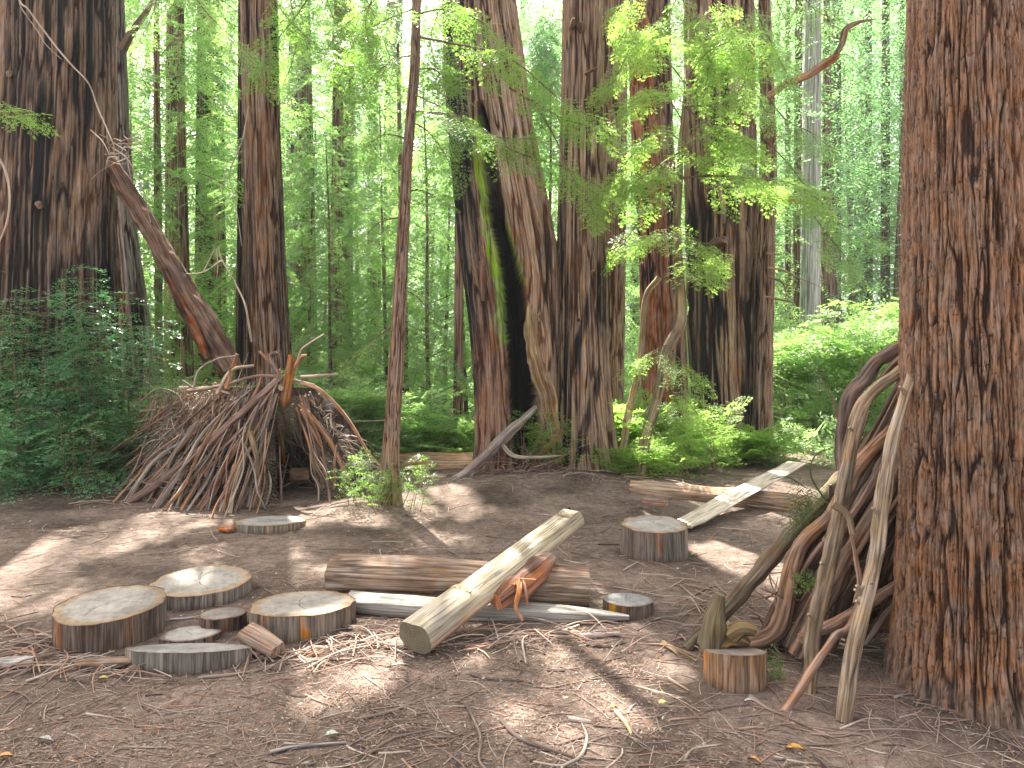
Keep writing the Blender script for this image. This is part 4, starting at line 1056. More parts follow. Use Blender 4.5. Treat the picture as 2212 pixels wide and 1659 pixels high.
hand = [  # (u0, v0 ground), (u1, v1, Y1), r0, r1, colour
    ((278, 1092), (610, 812, 8.15), .048, .038, PURP), ((455, 1010), (606, 838, 8.1), .05, .036, PURP), ((430, 1098), (540, 930, 7.95), .042, .03, RUST),
    ((470, 1090), (590, 860, 8.0), .022, .014, RUST), ((516, 1096), (600, 850, 8.0), .02, .012, GREYB), ((560, 1090), (540, 930, 7.8), .028, .03, (.33, .22, .13)),
    ((574, 1098), (528, 960, 7.7), .015, .012, GREYB), ((395, 1088), (600, 830, 8.1), .024, .014, PURP), ((360, 1098), (560, 850, 8.1), .018, .012, GREYB),
    ((330, 1100), (520, 860, 8.0), .016, .010, PURP), ((255, 1080), (470, 930, 8.0), .014, .008, GREYB), ((235, 1060), (400, 960, 8.2), .014, .010, (.33, .29, .26)),
    ((780, 1074), (645, 872, 8.2), .035, .03, RUST), ((760, 1070), (650, 885, 8.1), .022, .018, RUST), ((735, 1076), (655, 870, 8.1), .016, .012, RUST),
    ((812, 1052), (668, 862, 8.4), .030, .02, RUST), ((800, 1040), (690, 850, 8.5), .024, .016, PURP), ((822, 1030), (700, 865, 8.6), .02, .014, RUST),
    ((702, 1078), (640, 880, 8.15), .016, .012, RUST), ((716, 1082), (728, 960, 8.1), .022, .014, RUST), ((690, 1072), (695, 930, 8.3), .014, .010, PURP)]
sd_ = 0
for (g0, g1, r0, r1, c) in hand:
    sd_ += 1
    p0 = G(*g0); p0[2] = float(gh(p0[0], p0[1])) - .01
    pole(hut, p0, P(*g1), r0, r1, c, seed=sd_)
# forked post, ridge stick and crown sticks at the peak
a = Acc(); pp = P(622, 935, 8.2)
tube(a, [P(610, 1000, 8.75), P(608, 930, 8.6), P(616, 865, 8.25), P(627, 800, 8.15), P(630, 766, 8.15)], [.04, .045, .06, .055, .035], segs=16, n=44, col=(.42, .20, .075), col2=(.30, .13, .05), seed=70, rough=.2)
build_at(a, 'forked_post', M_WOOD, hut)
for (pts, r, c) in (([(602, 812), (590, 790), (582, 768), (598, 760)], .03, PURP), ([(636, 795), (650, 772), (662, 768)], .03, RUST), ([(560, 758), (585, 785), (602, 810)], .02, RUST),
                    ([(640, 800), (648, 760), (668, 742), (700, 722)], .014, (.4, .3, .22)), ([(405, 845), (470, 835), (560, 812), (620, 818), (680, 832)], .024, PURP),
                    ([(415, 848), (430, 800), (470, 775), (510, 768)], .013, GREYB), ([(395, 822), (420, 838), (450, 850)], .012, GREYB),
                    ([(650, 815), (690, 812), (730, 808)], .022, (.36, .24, .19)), ([(650, 828), (690, 842), (735, 885), (770, 935), (800, 985), (826, 1010)], .026, RUST),
                    ([(470, 850), (500, 800), (548, 790)], .03, PALE), ([(490, 840), (500, 800), (512, 765)], .035, RUST), ([(425, 840), (455, 838), (495, 850)], .02, PALE),
                    ([(540, 870), (560, 830), (566, 800)], .02, RUST), ([(300, 870), (340, 840), (380, 850), (400, 880)], .010, GREYB)):
    a = Acc(); rg = np.random.default_rng(int(pts[0][0]))
    tube(a, [P(u, v, 8.15) for u, v in pts], r, r * .6, segs=9, n=len(pts) * 7, col=c, seed=int(pts[0][0]), rough=.2)
    build_at(a, 'pole', M_WOOD, hut)
# random leaning poles: each still its own part; the thin ones behind them are filler
HC = [PURP, RUST, (.34, .28, .235), (.38, .28, .20), (.48, .38, .29), (.24, .16, .125)]
fill = Acc()
for i in range(430):
    sd_ += 1
    side = i % 10
    if side < 5:        # left flank and front-left
        t = RG.random(); ut = 395 + 215 * t
        p0 = G(225 + 300 * t + RG.normal(0, 50), 1048 + 48 * t ** .6 + RG.normal(0, 10)); tgt = P(ut, 832 - 28 * t + RG.uniform(-10, 40) + 45 * (1 - t) ** 2, 8.2 + RG.uniform(-.12, .15))
    elif side < 9:      # right flank
        t = RG.random(); p0 = G(705 + 125 * t + RG.normal(0, 6), 1080 - 70 * t + RG.normal(0, 8)); tgt = P(640 + 55 * t + RG.normal(0, 6), 850 + 25 * t + RG.normal(0, 12), 8.2 + .35 * t)
    else:               # back wall
        p0 = np.array([RG.uniform(-3.8, -1.8), RG.uniform(9.2, 9.8), 0]); tgt = np.array([RG.uniform(-3.3, -2.5), 8.6, RG.uniform(1.1, 1.4)])
    p0[2] = float(gh(p0[0], p0[1]))
    big = i < 62
    r_ = RG.uniform(.014, .034) if big else RG.uniform(.006, .017)
    tgt = p0 + (tgt - p0) * (RG.uniform(.7, 1.08) if big else RG.uniform(.3, 1.0))
    pole(hut, p0, tgt, r_, r_ * .5, HC[RG.integers(6)], seed=sd_, bend=.03, acc=None if big else fill, segs=10 if big else 6)
for i in range(150):
    sd_ += 1
    t = RG.random(); p0 = G(225 + 190 * t + RG.normal(0, 25), 1046 + 36 * t + RG.normal(0, 8)); p0[2] = .0
    tgt = P(350 + 150 * t + RG.normal(0, 25), 880 - 40 * t + RG.normal(0, 16), 8.25 + RG.uniform(-.1, .2))
    pole(hut, p0 + (tgt - p0) * RG.uniform(0, .45), tgt, RG.uniform(.006, .014), .005, HC[RG.integers(6)], seed=sd_, bend=.05, acc=fill, segs=6)
o = build_at(fill, 'filler_sticks', M_WOOD, hut); o['kind'] = 'stuff'
# added dark lining behind the poles that darkens the interior, open at the doorway
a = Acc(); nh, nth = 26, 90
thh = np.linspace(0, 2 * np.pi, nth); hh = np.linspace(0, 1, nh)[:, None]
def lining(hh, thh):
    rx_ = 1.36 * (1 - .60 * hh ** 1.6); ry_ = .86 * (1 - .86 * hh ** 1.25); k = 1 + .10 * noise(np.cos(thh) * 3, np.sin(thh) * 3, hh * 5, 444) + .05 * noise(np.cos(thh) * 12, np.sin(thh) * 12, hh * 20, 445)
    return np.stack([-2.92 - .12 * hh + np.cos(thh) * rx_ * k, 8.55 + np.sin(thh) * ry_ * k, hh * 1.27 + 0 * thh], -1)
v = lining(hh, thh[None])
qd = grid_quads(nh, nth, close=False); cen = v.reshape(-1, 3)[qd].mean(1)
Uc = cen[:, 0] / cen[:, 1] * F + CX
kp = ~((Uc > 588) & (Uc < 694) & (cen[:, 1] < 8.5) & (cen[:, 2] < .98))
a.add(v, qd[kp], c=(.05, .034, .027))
build_at(a, 'dark_lining', M_BARK, hut)
# brush thatch: countless thin twigs, a stuff part
a = Acc()
for i in range(1500):
    if i < 1000:
        u0, v0 = RG.uniform(345, 575), RG.uniform(835, 1085)
        lim = 1090 - (u0 - 250) * .0
        sh = (v0 - 835) / 250
        u0 = 330 + (u0 - 345) * .95 + 20 * sh
        p = P(u0, v0, 8.25 - .62 * sh + RG.uniform(.05, .3)); d = np.array([RG.normal(-.25, .5), RG.normal(-.1, .2), RG.normal(-.5, .5)]) * RG.uniform(.15, .38)
    elif i < 1260:
        p = P(RG.uniform(660, 800), 0, 8.3); t = RG.random(); p = P(655 + 150 * t + RG.uniform(-20, 25), 870 + 170 * t + RG.uniform(-20, 30), 8.4 - .3 * t); d = np.array([RG.normal(.3, .25), RG.normal(0, .2), RG.normal(-.4, .3)]) * RG.uniform(.15, .4)
    else:
        p = np.array([RG.uniform(-3.9, -2.1), RG.uniform(8.7, 9.4), RG.uniform(0, 1.1)]); d = RG.normal(0, .3, 3)
    tube(a, [p, p + d * .5 + RG.normal(0, .03, 3), p + d], RG.uniform(.003, .009), .002, segs=4, n=6, col=np.array([(.34, .25, .20), (.42, .34, .27), (.26, .18, .14), (.50, .41, .33)][RG.integers(4)]), cap=False, seed=i)
b = Acc(); 
n_ = 420
sh = RG.random(n_) ** .8
uu = RG.uniform(350, 560, n_) + 15 * sh; vv = 830 + 170 * sh
po = np.array([P(u, v, 8.35 - .45 * s_ + RG.uniform(-.05, .25)) for u, v, s_ in zip(uu, vv, sh)])
dr = np.stack([RG.normal(-.2, .6, n_), RG.normal(-.3, .3, n_), RG.normal(-.6, .4, n_)], -1)
put_fronds(b, DRYT, po, dr, RG.normal(0, .5, (n_, 3)) + [0, -.8, .5], RG.uniform(.6, 1.2, n_), RG)
n_ = 160
tt = RG.random(n_)
po = np.array([P(668 + 125 * t + RG.uniform(-12, 12), 900 + 130 * t, 8.25) for t in tt]); dr = np.stack([RG.normal(.4, .3, n_), RG.normal(-.2, .3, n_), RG.normal(-.7, .3, n_)], -1)
put_fronds(b, DRYT, po, dr, RG.normal(0, .5, (n_, 3)) + [0, -.8, .5], RG.uniform(.5, .9, n_), RG)
n_ = 200
po = np.array([P(RG.uniform(520, 660), RG.uniform(860, 930), 8.4 + RG.uniform(0, .5)) for t in range(n_)]); dr = np.stack([RG.normal(0, .3, n_), RG.normal(-.2, .3, n_), RG.normal(-1, .2, n_)], -1)
put_fronds(b, DRYT, po, dr, RG.normal(0, .4, (n_, 3)) + [0, -.8, .3], RG.uniform(.8, 1.4, n_), RG)
# inner shell of dry fronds, added to keep the inside dark
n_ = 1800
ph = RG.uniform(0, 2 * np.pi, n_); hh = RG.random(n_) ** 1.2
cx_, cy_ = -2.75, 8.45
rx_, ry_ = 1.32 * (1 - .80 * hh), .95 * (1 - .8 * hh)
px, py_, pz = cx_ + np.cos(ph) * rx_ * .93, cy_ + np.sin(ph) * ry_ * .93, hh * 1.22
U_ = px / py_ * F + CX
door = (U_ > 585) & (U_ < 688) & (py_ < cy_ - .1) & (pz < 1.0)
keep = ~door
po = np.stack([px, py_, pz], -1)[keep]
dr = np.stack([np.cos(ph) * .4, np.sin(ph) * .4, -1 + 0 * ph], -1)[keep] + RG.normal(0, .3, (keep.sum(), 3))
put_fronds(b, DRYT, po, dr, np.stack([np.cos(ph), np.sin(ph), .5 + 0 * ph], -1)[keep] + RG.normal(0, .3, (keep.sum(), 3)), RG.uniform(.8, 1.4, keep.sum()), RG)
th_ = build_at(a, 'brush_twigs', M_WOOD, hut); th_['kind'] = 'stuff'
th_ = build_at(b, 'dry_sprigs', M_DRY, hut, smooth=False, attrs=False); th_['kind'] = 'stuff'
# split wood heap left of the shelter
wp = thing('wood_heap', 'sunlit heap of broken pale and reddish wood between the bluish sprouts and the stick shelter', 'wood heap', tuple(G(290, 1030)))
for i in range(34):
    p = G(RG.uniform(225, 350), RG.uniform(1000, 1075)) + [0, .3, 0]; p[2] = RG.uniform(.02, .45) * (1 - abs((p[0] + 5.2)) * .2)
    an = RG.uniform(-.6, .6) + (0 if i % 2 else 1.2); ln = RG.uniform(.2, .5)
    d = np.array([math.cos(an), RG.uniform(-.4, .4), math.sin(an)]) * ln
    p[2] = max(p[2], .05)
    q = p + d; q[2] = max(q[2], .03)
    pole(wp, p, q, RG.uniform(.02, .055), RG.uniform(.015, .04), [(.46, .35, .27), (.36, .17, .11), (.30, .2, .15), (.55, .46, .38)][i % 4], seed=500 + i, name='wood_piece', segs=7, bend=.02)

# stones / log rounds inside the doorway
log('cut_log', 'short log round lying inside the doorway of the stick shelter', [P(628, 1028, 8.7), P(668, 1026, 8.75)], .10, (.36, .22, .12), (.28, .16, .1), 330, segs=16, n=16)

# ------------------------------------------------------------------ lean-to against the near redwood
lt = thing('stick_lean_to', 'lean-to of thick curved poles propped against the near right redwood', 'lean-to', tuple(G(1800, 1450)))
YEL, BRN, DRK, MOS = (.29, .205, .13), (.19, .115, .078), (.12, .082, .06), (.17, .145, .08)
LT = [
    ([(1745, 1500, 3.33), (1760, 1370, 3.35), (1785, 1240, 3.38), (1812, 1120, 3.42), (1848, 940, 3.46), (1890, 850, 3.48), (1972, 782, 3.50)], [.034, .037, .036, .036, .032, .028, .026], YEL, (.17, .12, .075)),
    ([(1822, 1560, 3.07), (1842, 1430, 3.10), (1862, 1310, 3.13), (1900, 1130, 3.18), (1930, 960, 3.22), (1956, 860, 3.28), (1974, 800, 3.36)], [.030, .034, .034, .031, .027, .022, .02], (.32, .235, .16), (.24, .175, .12)),
    ([(1690, 1535, 3.17), (1740, 1460, 3.2), (1800, 1375, 3.25), (1842, 1345, 3.3), (1880, 1220, 3.4)], [.020, .020, .019, .018, .014], (.30, .17, .11), (.22, .13, .09)),
    ([(1490, 1402, 3.86), (1600, 1280, 3.9), (1722, 1140, 3.92), (1800, 1055, 3.9), (1850, 1010, 3.85), (1905, 930, 3.8), (1975, 860, 3.7)], [.036, .044, .046, .050, .052, .048, .04], MOS, (.15, .10, .065)),
    ([(1592, 1392, 3.75), (1648, 1384, 3.74), (1688, 1345, 3.72), (1712, 1240, 3.74), (1738, 1165, 3.76), (1800, 1105, 3.75), (1862, 1000, 3.7), (1960, 900, 3.6)], [.024, .042, .046, .042, .036, .038, .038, .034], BRN, (.26, .15, .09)),
    ([(1832, 1060, 3.9), (1828, 960, 3.9), (1838, 862, 3.88), (1868, 820, 3.85), (1900, 778, 3.8), (1975, 738, 3.65)], [.05, .045, .045, .04, .035, .035], (.21, .14, .11), (.14, .10, .08)),
    ([(1850, 950, 3.85), (1872, 870, 3.82), (1905, 822, 3.78), (1940, 780, 3.7), (1975, 765, 3.6)], [.024, .022, .020, .018, .016], (.22, .13, .1), None),
    ([(1700, 1400, 3.7), (1790, 1220, 3.7), (1880, 1060, 3.65), (1950, 930, 3.55), (1975, 880, 3.5)], [.04, .042, .04, .036, .03], BRN, DRK),
    ([(1720, 1420, 3.6), (1800, 1260, 3.6), (1870, 1140, 3.55), (1975, 960, 3.45)], [.04, .04, .036, .03], DRK, BRN),
    ([(1780, 1420, 3.75), (1850, 1200, 3.72), (1900, 1060, 3.65), (1960, 900, 3.55)], [.036, .036, .03, .024], BRN, DRK),
    ([(1660, 1390, 3.85), (1760, 1240, 3.85), (1850, 1160, 3.8), (1960, 1010, 3.65)], [.034, .036, .034, .028], DRK, BRN),
    ([(1850, 1390, 3.9), (1900, 1220, 3.8), (1940, 1080, 3.7), (1975, 950, 3.55)], [.03, .03, .028, .022], BRN, DRK),
    ([(1730, 1380, 3.5), (1800, 1350, 3.5), (1900, 1290, 3.5), (1975, 1250, 3.45)], [.025, .026, .025, .022], (.22, .13, .09), None),
    ([(1600, 1420, 3.9), (1680, 1400, 3.9), (1790, 1350, 3.85), (1860, 1320, 3.8)], [.03, .035, .03, .02], DRK, BRN),
    ([(1870, 1368, 3.9), (1910, 1345, 3.8), (1975, 1290, 3.7)], [.035, .036, .034], (.38, .26, .12), BRN),
    ([(1865, 1395, 3.6), (1885, 1365, 3.6), (1915, 1325, 3.55), (1975, 1280, 3.5)], [.011, .014, .014, .012], (.26, .18, .15), None),
    ([(1900, 1380, 4.1), (1915, 1300, 4.1), (1935, 1180, 4.0), (1945, 1080, 3.9)], [.10, .09, .07, .04], (.22, .09, .055), DRK),
    ([(1835, 1150, 3.3), (1850, 1215, 3.3), (1858, 1265, 3.3), (1848, 1300, 3.3)], [.006, .012, .012, .006], (.30, .18, .12), None),
    ([(1800, 1085, 3.35), (1830, 1110, 3.32), (1838, 1150, 3.3)], [.02, .018, .015], (.24, .17, .10), None),
]
for i, (pts, r, c, c2) in enumerate(LT):
    a = Acc()
    pp_ = [P(*q) for q in pts]
    tube(a, pp_, r, segs=26 if max(r) > .02 else 10, n=max(40, len(pts) * 24), col=c, col2=c2, seed=700 + i, rough=.24, kink=.012, roughf=14)
    if i < 2:       # branch scars
        for q in range(7):
            k = RG.integers(1, len(pp_) - 1); p = pp_[k] + RG.normal(0, .03, 3) * [.1, .1, 2]
            tube(a, [p, p + np.array([RG.choice([-1, 1]) * .04, -.02, .03])], .012, .006, segs=7, n=5, col=np.array(c) * .8)
    build_at(a, 'pole', M_WOOD, lt)
for i in range(28):
    u0 = 1640 + 10 * i + RG.normal(0, 6); v0 = 1392 - .10 * (u0 - 1640) + RG.normal(0, 8); Y0 = 3.88 - .0005 * i
    p = P(u0, v0, Y0); p[2] = max(p[2], .015)
    q = P(1966, 780 + 11 * i + RG.normal(0, 14), 3.66 - .008 * i)
    pole(lt, p, q, RG.uniform(.012, .024), RG.uniform(.008, .014), [BRN, DRK, (.24, .16, .11), (.28, .20, .14)][i % 4], seed=740 + i, bend=.018, segs=14)
for i in range(34):
    u0, v0 = RG.uniform(1700, 1960), RG.uniform(1180, 1400)
    Y0 = RG.uniform(3.7, 4.2)
    p = P(u0, v0, Y0); p[2] = max(p[2], .02)
    q = P(min(1978, u0 + RG.uniform(60, 240)), v0 - RG.uniform(100, 380), Y0 - RG.uniform(.1, .4)); q[0] = min(q[0], 2.02); 
    pole(lt, p, q, RG.uniform(.008, .022), RG.uniform(.005, .012), [BRN, DRK, (.27, .17, .13), (.20, .14, .10)][i % 4], seed=760 + i, bend=.03, segs=7)
a = Acc()
for i in range(200):
    p = P(RG.uniform(1640, 1960), RG.uniform(1290, 1400), RG.uniform(3.7, 4.2)); p[2] = max(.015, p[2])
    d = np.array([RG.normal(.15, .2), RG.normal(0, .1), RG.normal(.05, .12)]); q = p + d; q[2] = max(.012, q[2])
    tube(a, [p, (p + q) / 2 + RG.normal(0, .02, 3) * [1, 1, .3], q], RG.uniform(.003, .007), .002, segs=5, n=6, col=[(.30, .2, .15), (.2, .12, .09), (.36, .27, .2)][i % 3], seed=i)
o = build_at(a, 'small_sticks', M_WOOD, lt); o['kind'] = 'stuff'
# hanging dry-green sprigs on the mossy pole
a = Acc()
k = 46
po = np.array([P(RG.uniform(1705, 1775), RG.uniform(1030, 1100), 3.84 + RG.uniform(-.06, .06)) for _ in range(k)])
dr = np.stack([RG.normal(0, .18, k), RG.normal(0, .15, k), -np.ones(k)], -1)
put_fronds(a, [frond_tpl(.24, 14, 0, .1, .0025, 90 + i, spread=.30) for i in range(3)], po, dr, RG.normal(0, .5, (k, 3)) + [0, -1, 0], RG.uniform(.6, 1.05, k), RG)
tube(a, [P(1790, 1090, 3.85), P(1752, 1030, 3.85), P(1760, 985, 3.85), P(1800, 965, 3.85)], .006, .003, segs=5, n=16, col=(.3, .2, .12), cap=False)
tube(a, [P(1735, 1050, 3.85), P(1700, 1030, 3.85), P(1665, 1035, 3.85)], .004, .002, segs=5, n=10, col=(.3, .2, .12), cap=False)
sp_ = thing('hanging_sprig', 'drooping olive-green needle tuft hanging on the mossy pole of the lean-to', 'sprig', tuple(P(1745, 1030, 3.84)))
M_OLIVE = leaf_mat('olive_sprig', (.055, .075, .025), (.11, .13, .05), .25)
build_at(a, 'needles', M_OLIVE, sp_, smooth=False)
for lab, u, v, Y_, kk, dz_ in (('limp green sprig drooping right of the reddish log round', 1680, 1395, 3.5, 9, -1), ('little bright green sprig caught on the curved lean-to pole', 1722, 1232, 3.5, 4, -.3)):
    a = Acc()
    po = np.array([P(u + RG.uniform(-10, 10), v + i * (9 if dz_ < -.5 else 3), Y_) for i in range(kk)])
    dr = np.stack([RG.normal(0, .5, kk), RG.normal(-.3, .2, kk), np.full(kk, dz_)], -1)
    put_fronds(a, NEAR, po, dr, RG.normal(0, .3, (kk, 3)) + [0, -1, .3], np.full(kk, .42), RG)
    s_ = thing('green_sprig', lab, 'sprig', tuple(po[0])); build_at(a, 'needles', M_LEAF_NEAR, s_, smooth=False, attrs=False)

# ------------------------------------------------------------------ sticks lying on the floor
def floor_stick(pts, r, col, label, seed, group=None, cat='stick', z=None):
    pts = [G(*p) for p in pts]
    for p in pts: p[2] = float(gh(p[0], p[1])) + r * .75
    c = sum(pts) / len(pts)
    rt = bpy.data.objects.new('_', None)
    a = Acc(); tube(a, pts, r, r * .55, segs=8, n=max(10, len(pts) * 8), col=col, col2=np.array(col) * .7, seed=seed, rough=.25, kink=.006 if r > .006 else .003, capcol=np.array(col) * 1.3)
    ob = a.build('fallen_stick', M_WOOD, None, origin=c)
    bpy.data.objects.remove(rt)
    tag(ob, label, cat, group)
    return ob
TW = (.25, .185, .15); TD = (.16, .115, .095); TP = (.38, .31, .25)
floor_stick([(1082, 1568), (1120, 1605), (1180, 1628), (1240, 1645)], .0085, TD, 'dark brown stick running diagonally across the front centre floor', 1)
floor_stick([(1210, 1665), (1252, 1640), (1268, 1600), (1258, 1570)], .008, TP, 'pale curved stick bent like a hook right of the dark diagonal one', 2)
floor_stick([(1228, 1560), (1275, 1566)], .012, (.52, .45, .38), 'short flat pale stick above the hooked one', 3)
floor_stick([(1330, 1545), (1350, 1570), (1362, 1592)], .011, (.42, .30, .17), 'stubby tan stick in the sun patch at lower right', 4)
floor_stick([(1352, 1570), (1372, 1585), (1390, 1600)], .008, TD, 'dark stub crossing the stubby tan stick', 5)
floor_stick([(1352, 1545), (1362, 1530), (1372, 1522)], .007, TW, 'small stub standing just above the stubby tan stick', 6)
floor_stick([(1372, 1482), (1420, 1494), (1480, 1508)], .008, (.34, .24, .16), 'straight brown stick left of the reddish log round', 7)
floor_stick([(1445, 1468), (1468, 1480), (1488, 1492)], .009, (.36, .26, .19), 'short thick stick just above the straight brown one', 8)
floor_stick([(1430, 1395), (1450, 1408), (1462, 1418)], .014, (.42, .33, .18), 'peeled yellowish stick end right of the pale half log', 9)
floor_stick([(1450, 1400), (1480, 1418), (1505, 1432)], .009, (.38, .25, .14), 'thin brown stick crossing the peeled yellowish one', 10)
floor_stick([(1540, 1438), (1565, 1440), (1590, 1436)], .009, TD, 'grey stub in front of the driftwood chunk', 11)
floor_stick([(1255, 1385), (1300, 1380), (1340, 1376)], .02, (.34, .27, .24), 'thick smooth grey-brown stick in front of the grey beam', 12)
floor_stick([(1265, 1398), (1310, 1402), (1350, 1392)], .008, TD, 'thin stick just below the thick smooth grey-brown one', 13)
floor_stick([(1212, 1375), (1232, 1368), (1250, 1360)], .016, (.38, .30, .22), 'short pale broken limb against the front of the grey beam', 14)
floor_stick([(1125, 1480), (1180, 1490), (1240, 1478), (1330, 1462)], .006, TW, 'long thin wavy stick in front of the pale half log', 15)
floor_stick([(1020, 1462), (1050, 1472), (1130, 1478)], .008, TD, 'stick by the near end of the pale half log', 16)
floor_stick([(770, 1555), (840, 1540), (890, 1520), (962, 1492)], .0085, TW, 'long brown stick below the front sun patch', 17)
floor_stick([(765, 1565), (790, 1600), (830, 1560)], .004, TW, 'forked thin twig at the lower centre left', 18)
floor_stick([(795, 1630), (840, 1600), (900, 1585), (960, 1578)], .006, TD, 'thin arched stick at the lower centre left', 19)
floor_stick([(1010, 1530), (1030, 1580), (1036, 1610), (1032, 1650), (1060, 1680)], .009, TW, 'dead wavy stick pointing towards the viewer at lower centre', 20)
floor_stick([(980, 1640), (1010, 1600), (1060, 1585), (1090, 1578)], .006, TW, 'thin stick crossing the wavy one that points at the viewer', 21)
floor_stick([(585, 1625), (640, 1612), (745, 1602)], .009, (.27, .24, .22), 'grey smooth stick at the lower left centre', 22)
floor_stick([(205, 1655), (245, 1625), (300, 1605), (365, 1600)], .007, TW, 'arched stick at the lower left', 23)
floor_stick([(1478, 1640), (1500, 1618), (1560, 1608)], .006, TP, 'pale curved twig at the lower right centre', 24)
floor_stick([(1760, 1640), (1785, 1660), (1800, 1680)], .013, TD, 'dark stick cut by the bottom edge at right', 25)
floor_stick([(1620, 1510), (1660, 1540), (1700, 1556)], .010, (.27, .20, .16), 'dark curved root-like stick below the reddish log round', 26)
floor_stick([(1700, 1556), (1750, 1580), (1790, 1600)], .006, TD, 'thin dark stick trailing right from the root-like one', 27)
floor_stick([(1640, 1598), (1700, 1612), (1800, 1615)], .006, TD, 'long thin dark stick near the yellow leaf', 28)
floor_stick([(1620, 1235), (1680, 1240), (1740, 1225)], .008, TW, 'light stick lying left of the mossy lean-to pole', 29)
floor_stick([(1480, 1300), (1540, 1270), (1600, 1262)], .007, TW, 'twig right of the small low stump', 30)
floor_stick([(1470, 1265), (1510, 1300), (1570, 1310)], .006, TP, 'pale twig crossing near the small low stump', 31)
floor_stick([(1475, 1330), (1520, 1325), (1575, 1328)], .006, TD, 'dark twig running from the small low stump to the lean-to', 32)
floor_stick([(560, 1420), (620, 1410), (700, 1418)], .010, (.40, .20, .10), 'orange-brown split stick in front of the orange-streaked stump', 33)
floor_stick([(430, 1462), (500, 1456), (590, 1442)], .010, TW, 'stick along the foot of the long grey slab', 34)
floor_stick([(0, 1400), (60, 1380), (120, 1372)], .012, (.36, .27, .22), 'stick left of the largest stump', 35)
floor_stick([(30, 1420), (70, 1395), (118, 1380)], .010, (.30, .16, .12), 'reddish stick touching the left foot of the largest stump', 36)
floor_stick([(130, 1450), (220, 1418), (300, 1412), (340, 1430)], .005, TW, 'thin arched twig over the wood in front of the largest stump', 37)
floor_stick([(365, 1340), (400, 1338), (440, 1334)], .011, (.38, .32, .30), 'smooth stick lying between the slices of the left cluster', 38)
floor_stick([(1050, 1162), (1100, 1166), (1150, 1160)], .006, TD, 'thin stick on the bare floor beyond the brown log', 39)
floor_stick([(1290, 1178), (1330, 1178), (1370, 1180)], .007, TD, 'stick left of the tall lone stump', 40)
for i in range(230):
    u, v = RG.uniform(-60, 2000), 1210 + 480 * RG.random() ** .8
    if 260 < u < 560 and 1380 < v < 1460: continue
    ang = RG.normal(0, .55); L = RG.uniform(25, 110) * (v - 780) / 750
    du, dv_ = math.cos(ang) * L, math.sin(ang) * L * .45
    m = RG.normal(0, .12, 2) * L
    reg = ('left of the front stumps' if u < 120 else 'in front of the left stump cluster' if u < 700 else 'in front of the crossing logs' if u < 1350 else 'between the low stump and the lean-to') if v > 1350 or u > 1350 else 'on the bare floor round the stumps'
    floor_stick([(u - du / 2, v - dv_ / 2), (u + m[0], v + m[1] * .4), (u + du / 2, v + dv_ / 2)], RG.uniform(.0025, .006), [TW, TD, TP, (.30, .19, .14)][RG.integers(4)],
                'thin dry twig lying ' + reg, 2000 + i, group='dry twigs ' + reg, cat='twig')

# leaves on the floor
def floor_leaf(u, v, ln, wd, yaw, col, label):
    p = G(u, v); p[2] = float(gh(p[0], p[1])) + .006
    n = 7; s = np.linspace(0, 1, n); w = np.sin(np.pi * s ** .8) * wd
    c, si = math.cos(yaw), math.sin(yaw); vs = []
    for k in (-1, 0, 1):
        x = (s - .5) * ln; y = k * w; z = .010 * np.abs(k) + .012 * np.sin(s * 3) 
        vs.append(np.stack([x * c - y * si, x * si + y * c, z], -1))
    v_ = np.stack(vs, 1)
    a = Acc(); a.add(v_, grid_quads(n, 3, close=False), c=col)
    ob = a.build('fallen_leaf', M_WOOD, None); ob.location = p
    tag(ob, label, 'leaf')
floor_leaf(1718, 1626, .075, .018, -.3, (.45, .22, .02), 'curled orange-yellow leaf on the floor below the lean-to')
floor_leaf(1630, 1648, .06, .010, -.9, (.42,.21,.07), 'narrow orange leaf left of the curled orange-yellow one')
floor_leaf(862, 1446, .11, .012, .05, (.36, .33, .28), 'long pale dry leaf in front of the pale half log')
floor_leaf(98, 1604, .09, .014, -.3, (.33, .31, .28), 'pale dry leaf at the lower left')
floor_leaf(1618, 1526, .05, .010, 0, (.4, .37, .33), 'small whitish leaf below the reddish log round')
floor_leaf(1325, 1536, .03, .014, .3, (.55, .20, .06), 'tiny orange leaf above the stubby tan stick')
floor_leaf(1432, 1526, .045, .016, .2, (.50, .45, .12), 'small yellow leaf right of the stubby tan stick')
floor_leaf(10, 1640, .06, .014, .2, (.55, .27, .08), 'orange leaf at the bottom left corner')
floor_leaf(1500, 1198, .05, .02, .2, (.50, .45, .10), 'small yellow leaf right of the tall lone stump')
floor_leaf(716, 1590, .06, .02, .2, (.40, .42, .32), 'pale green leaf on the floor at lower centre left')
floor_leaf(222, 1470, .05, .016, .2, (.38,.34,.08), 'yellow leaf in front of the left stump cluster')

# litter: countless needles and bark chips
a = Acc()
k = 100000
v_ = 985 + 760 * RG.random(k) ** 1.0; u_ = RG.uniform(-250, 2450, k)
Yg = H * F / (v_ - HY); Xg = (u_ - CX) / F * Yg
Xg += RG.normal(0, .05, k); Yg += RG.normal(0, .08, k)
dn = fbm(Xg * 1.1, Yg * 1.1, 0, 400, 3) + .4 * noise(Xg * .5 - Yg * .3, Yg, 0, 401)
keep = RG.random(k) < np.clip(.50 + 1.3 * dn, .10, 1) * (.34 + .66 * sstep(1200, 1480, v_))
Xg, Yg = Xg[keep], Yg[keep]; k = len(Xg)
zg = gh(Xg, Yg) + RG.uniform(.002, .012, k)
an = RG.normal(0, 1.0, k); L = RG.lognormal(math.log(.028), .55, k) * np.clip(Yg / 4.5, .7, 1.6); w = RG.uniform(.0008, .0026, k) * np.clip(Yg / 4, .8, 2.2)
w = np.where(RG.random(k) < .10, w * 3.2, w); L = np.where(w > .004, L * .6, L)
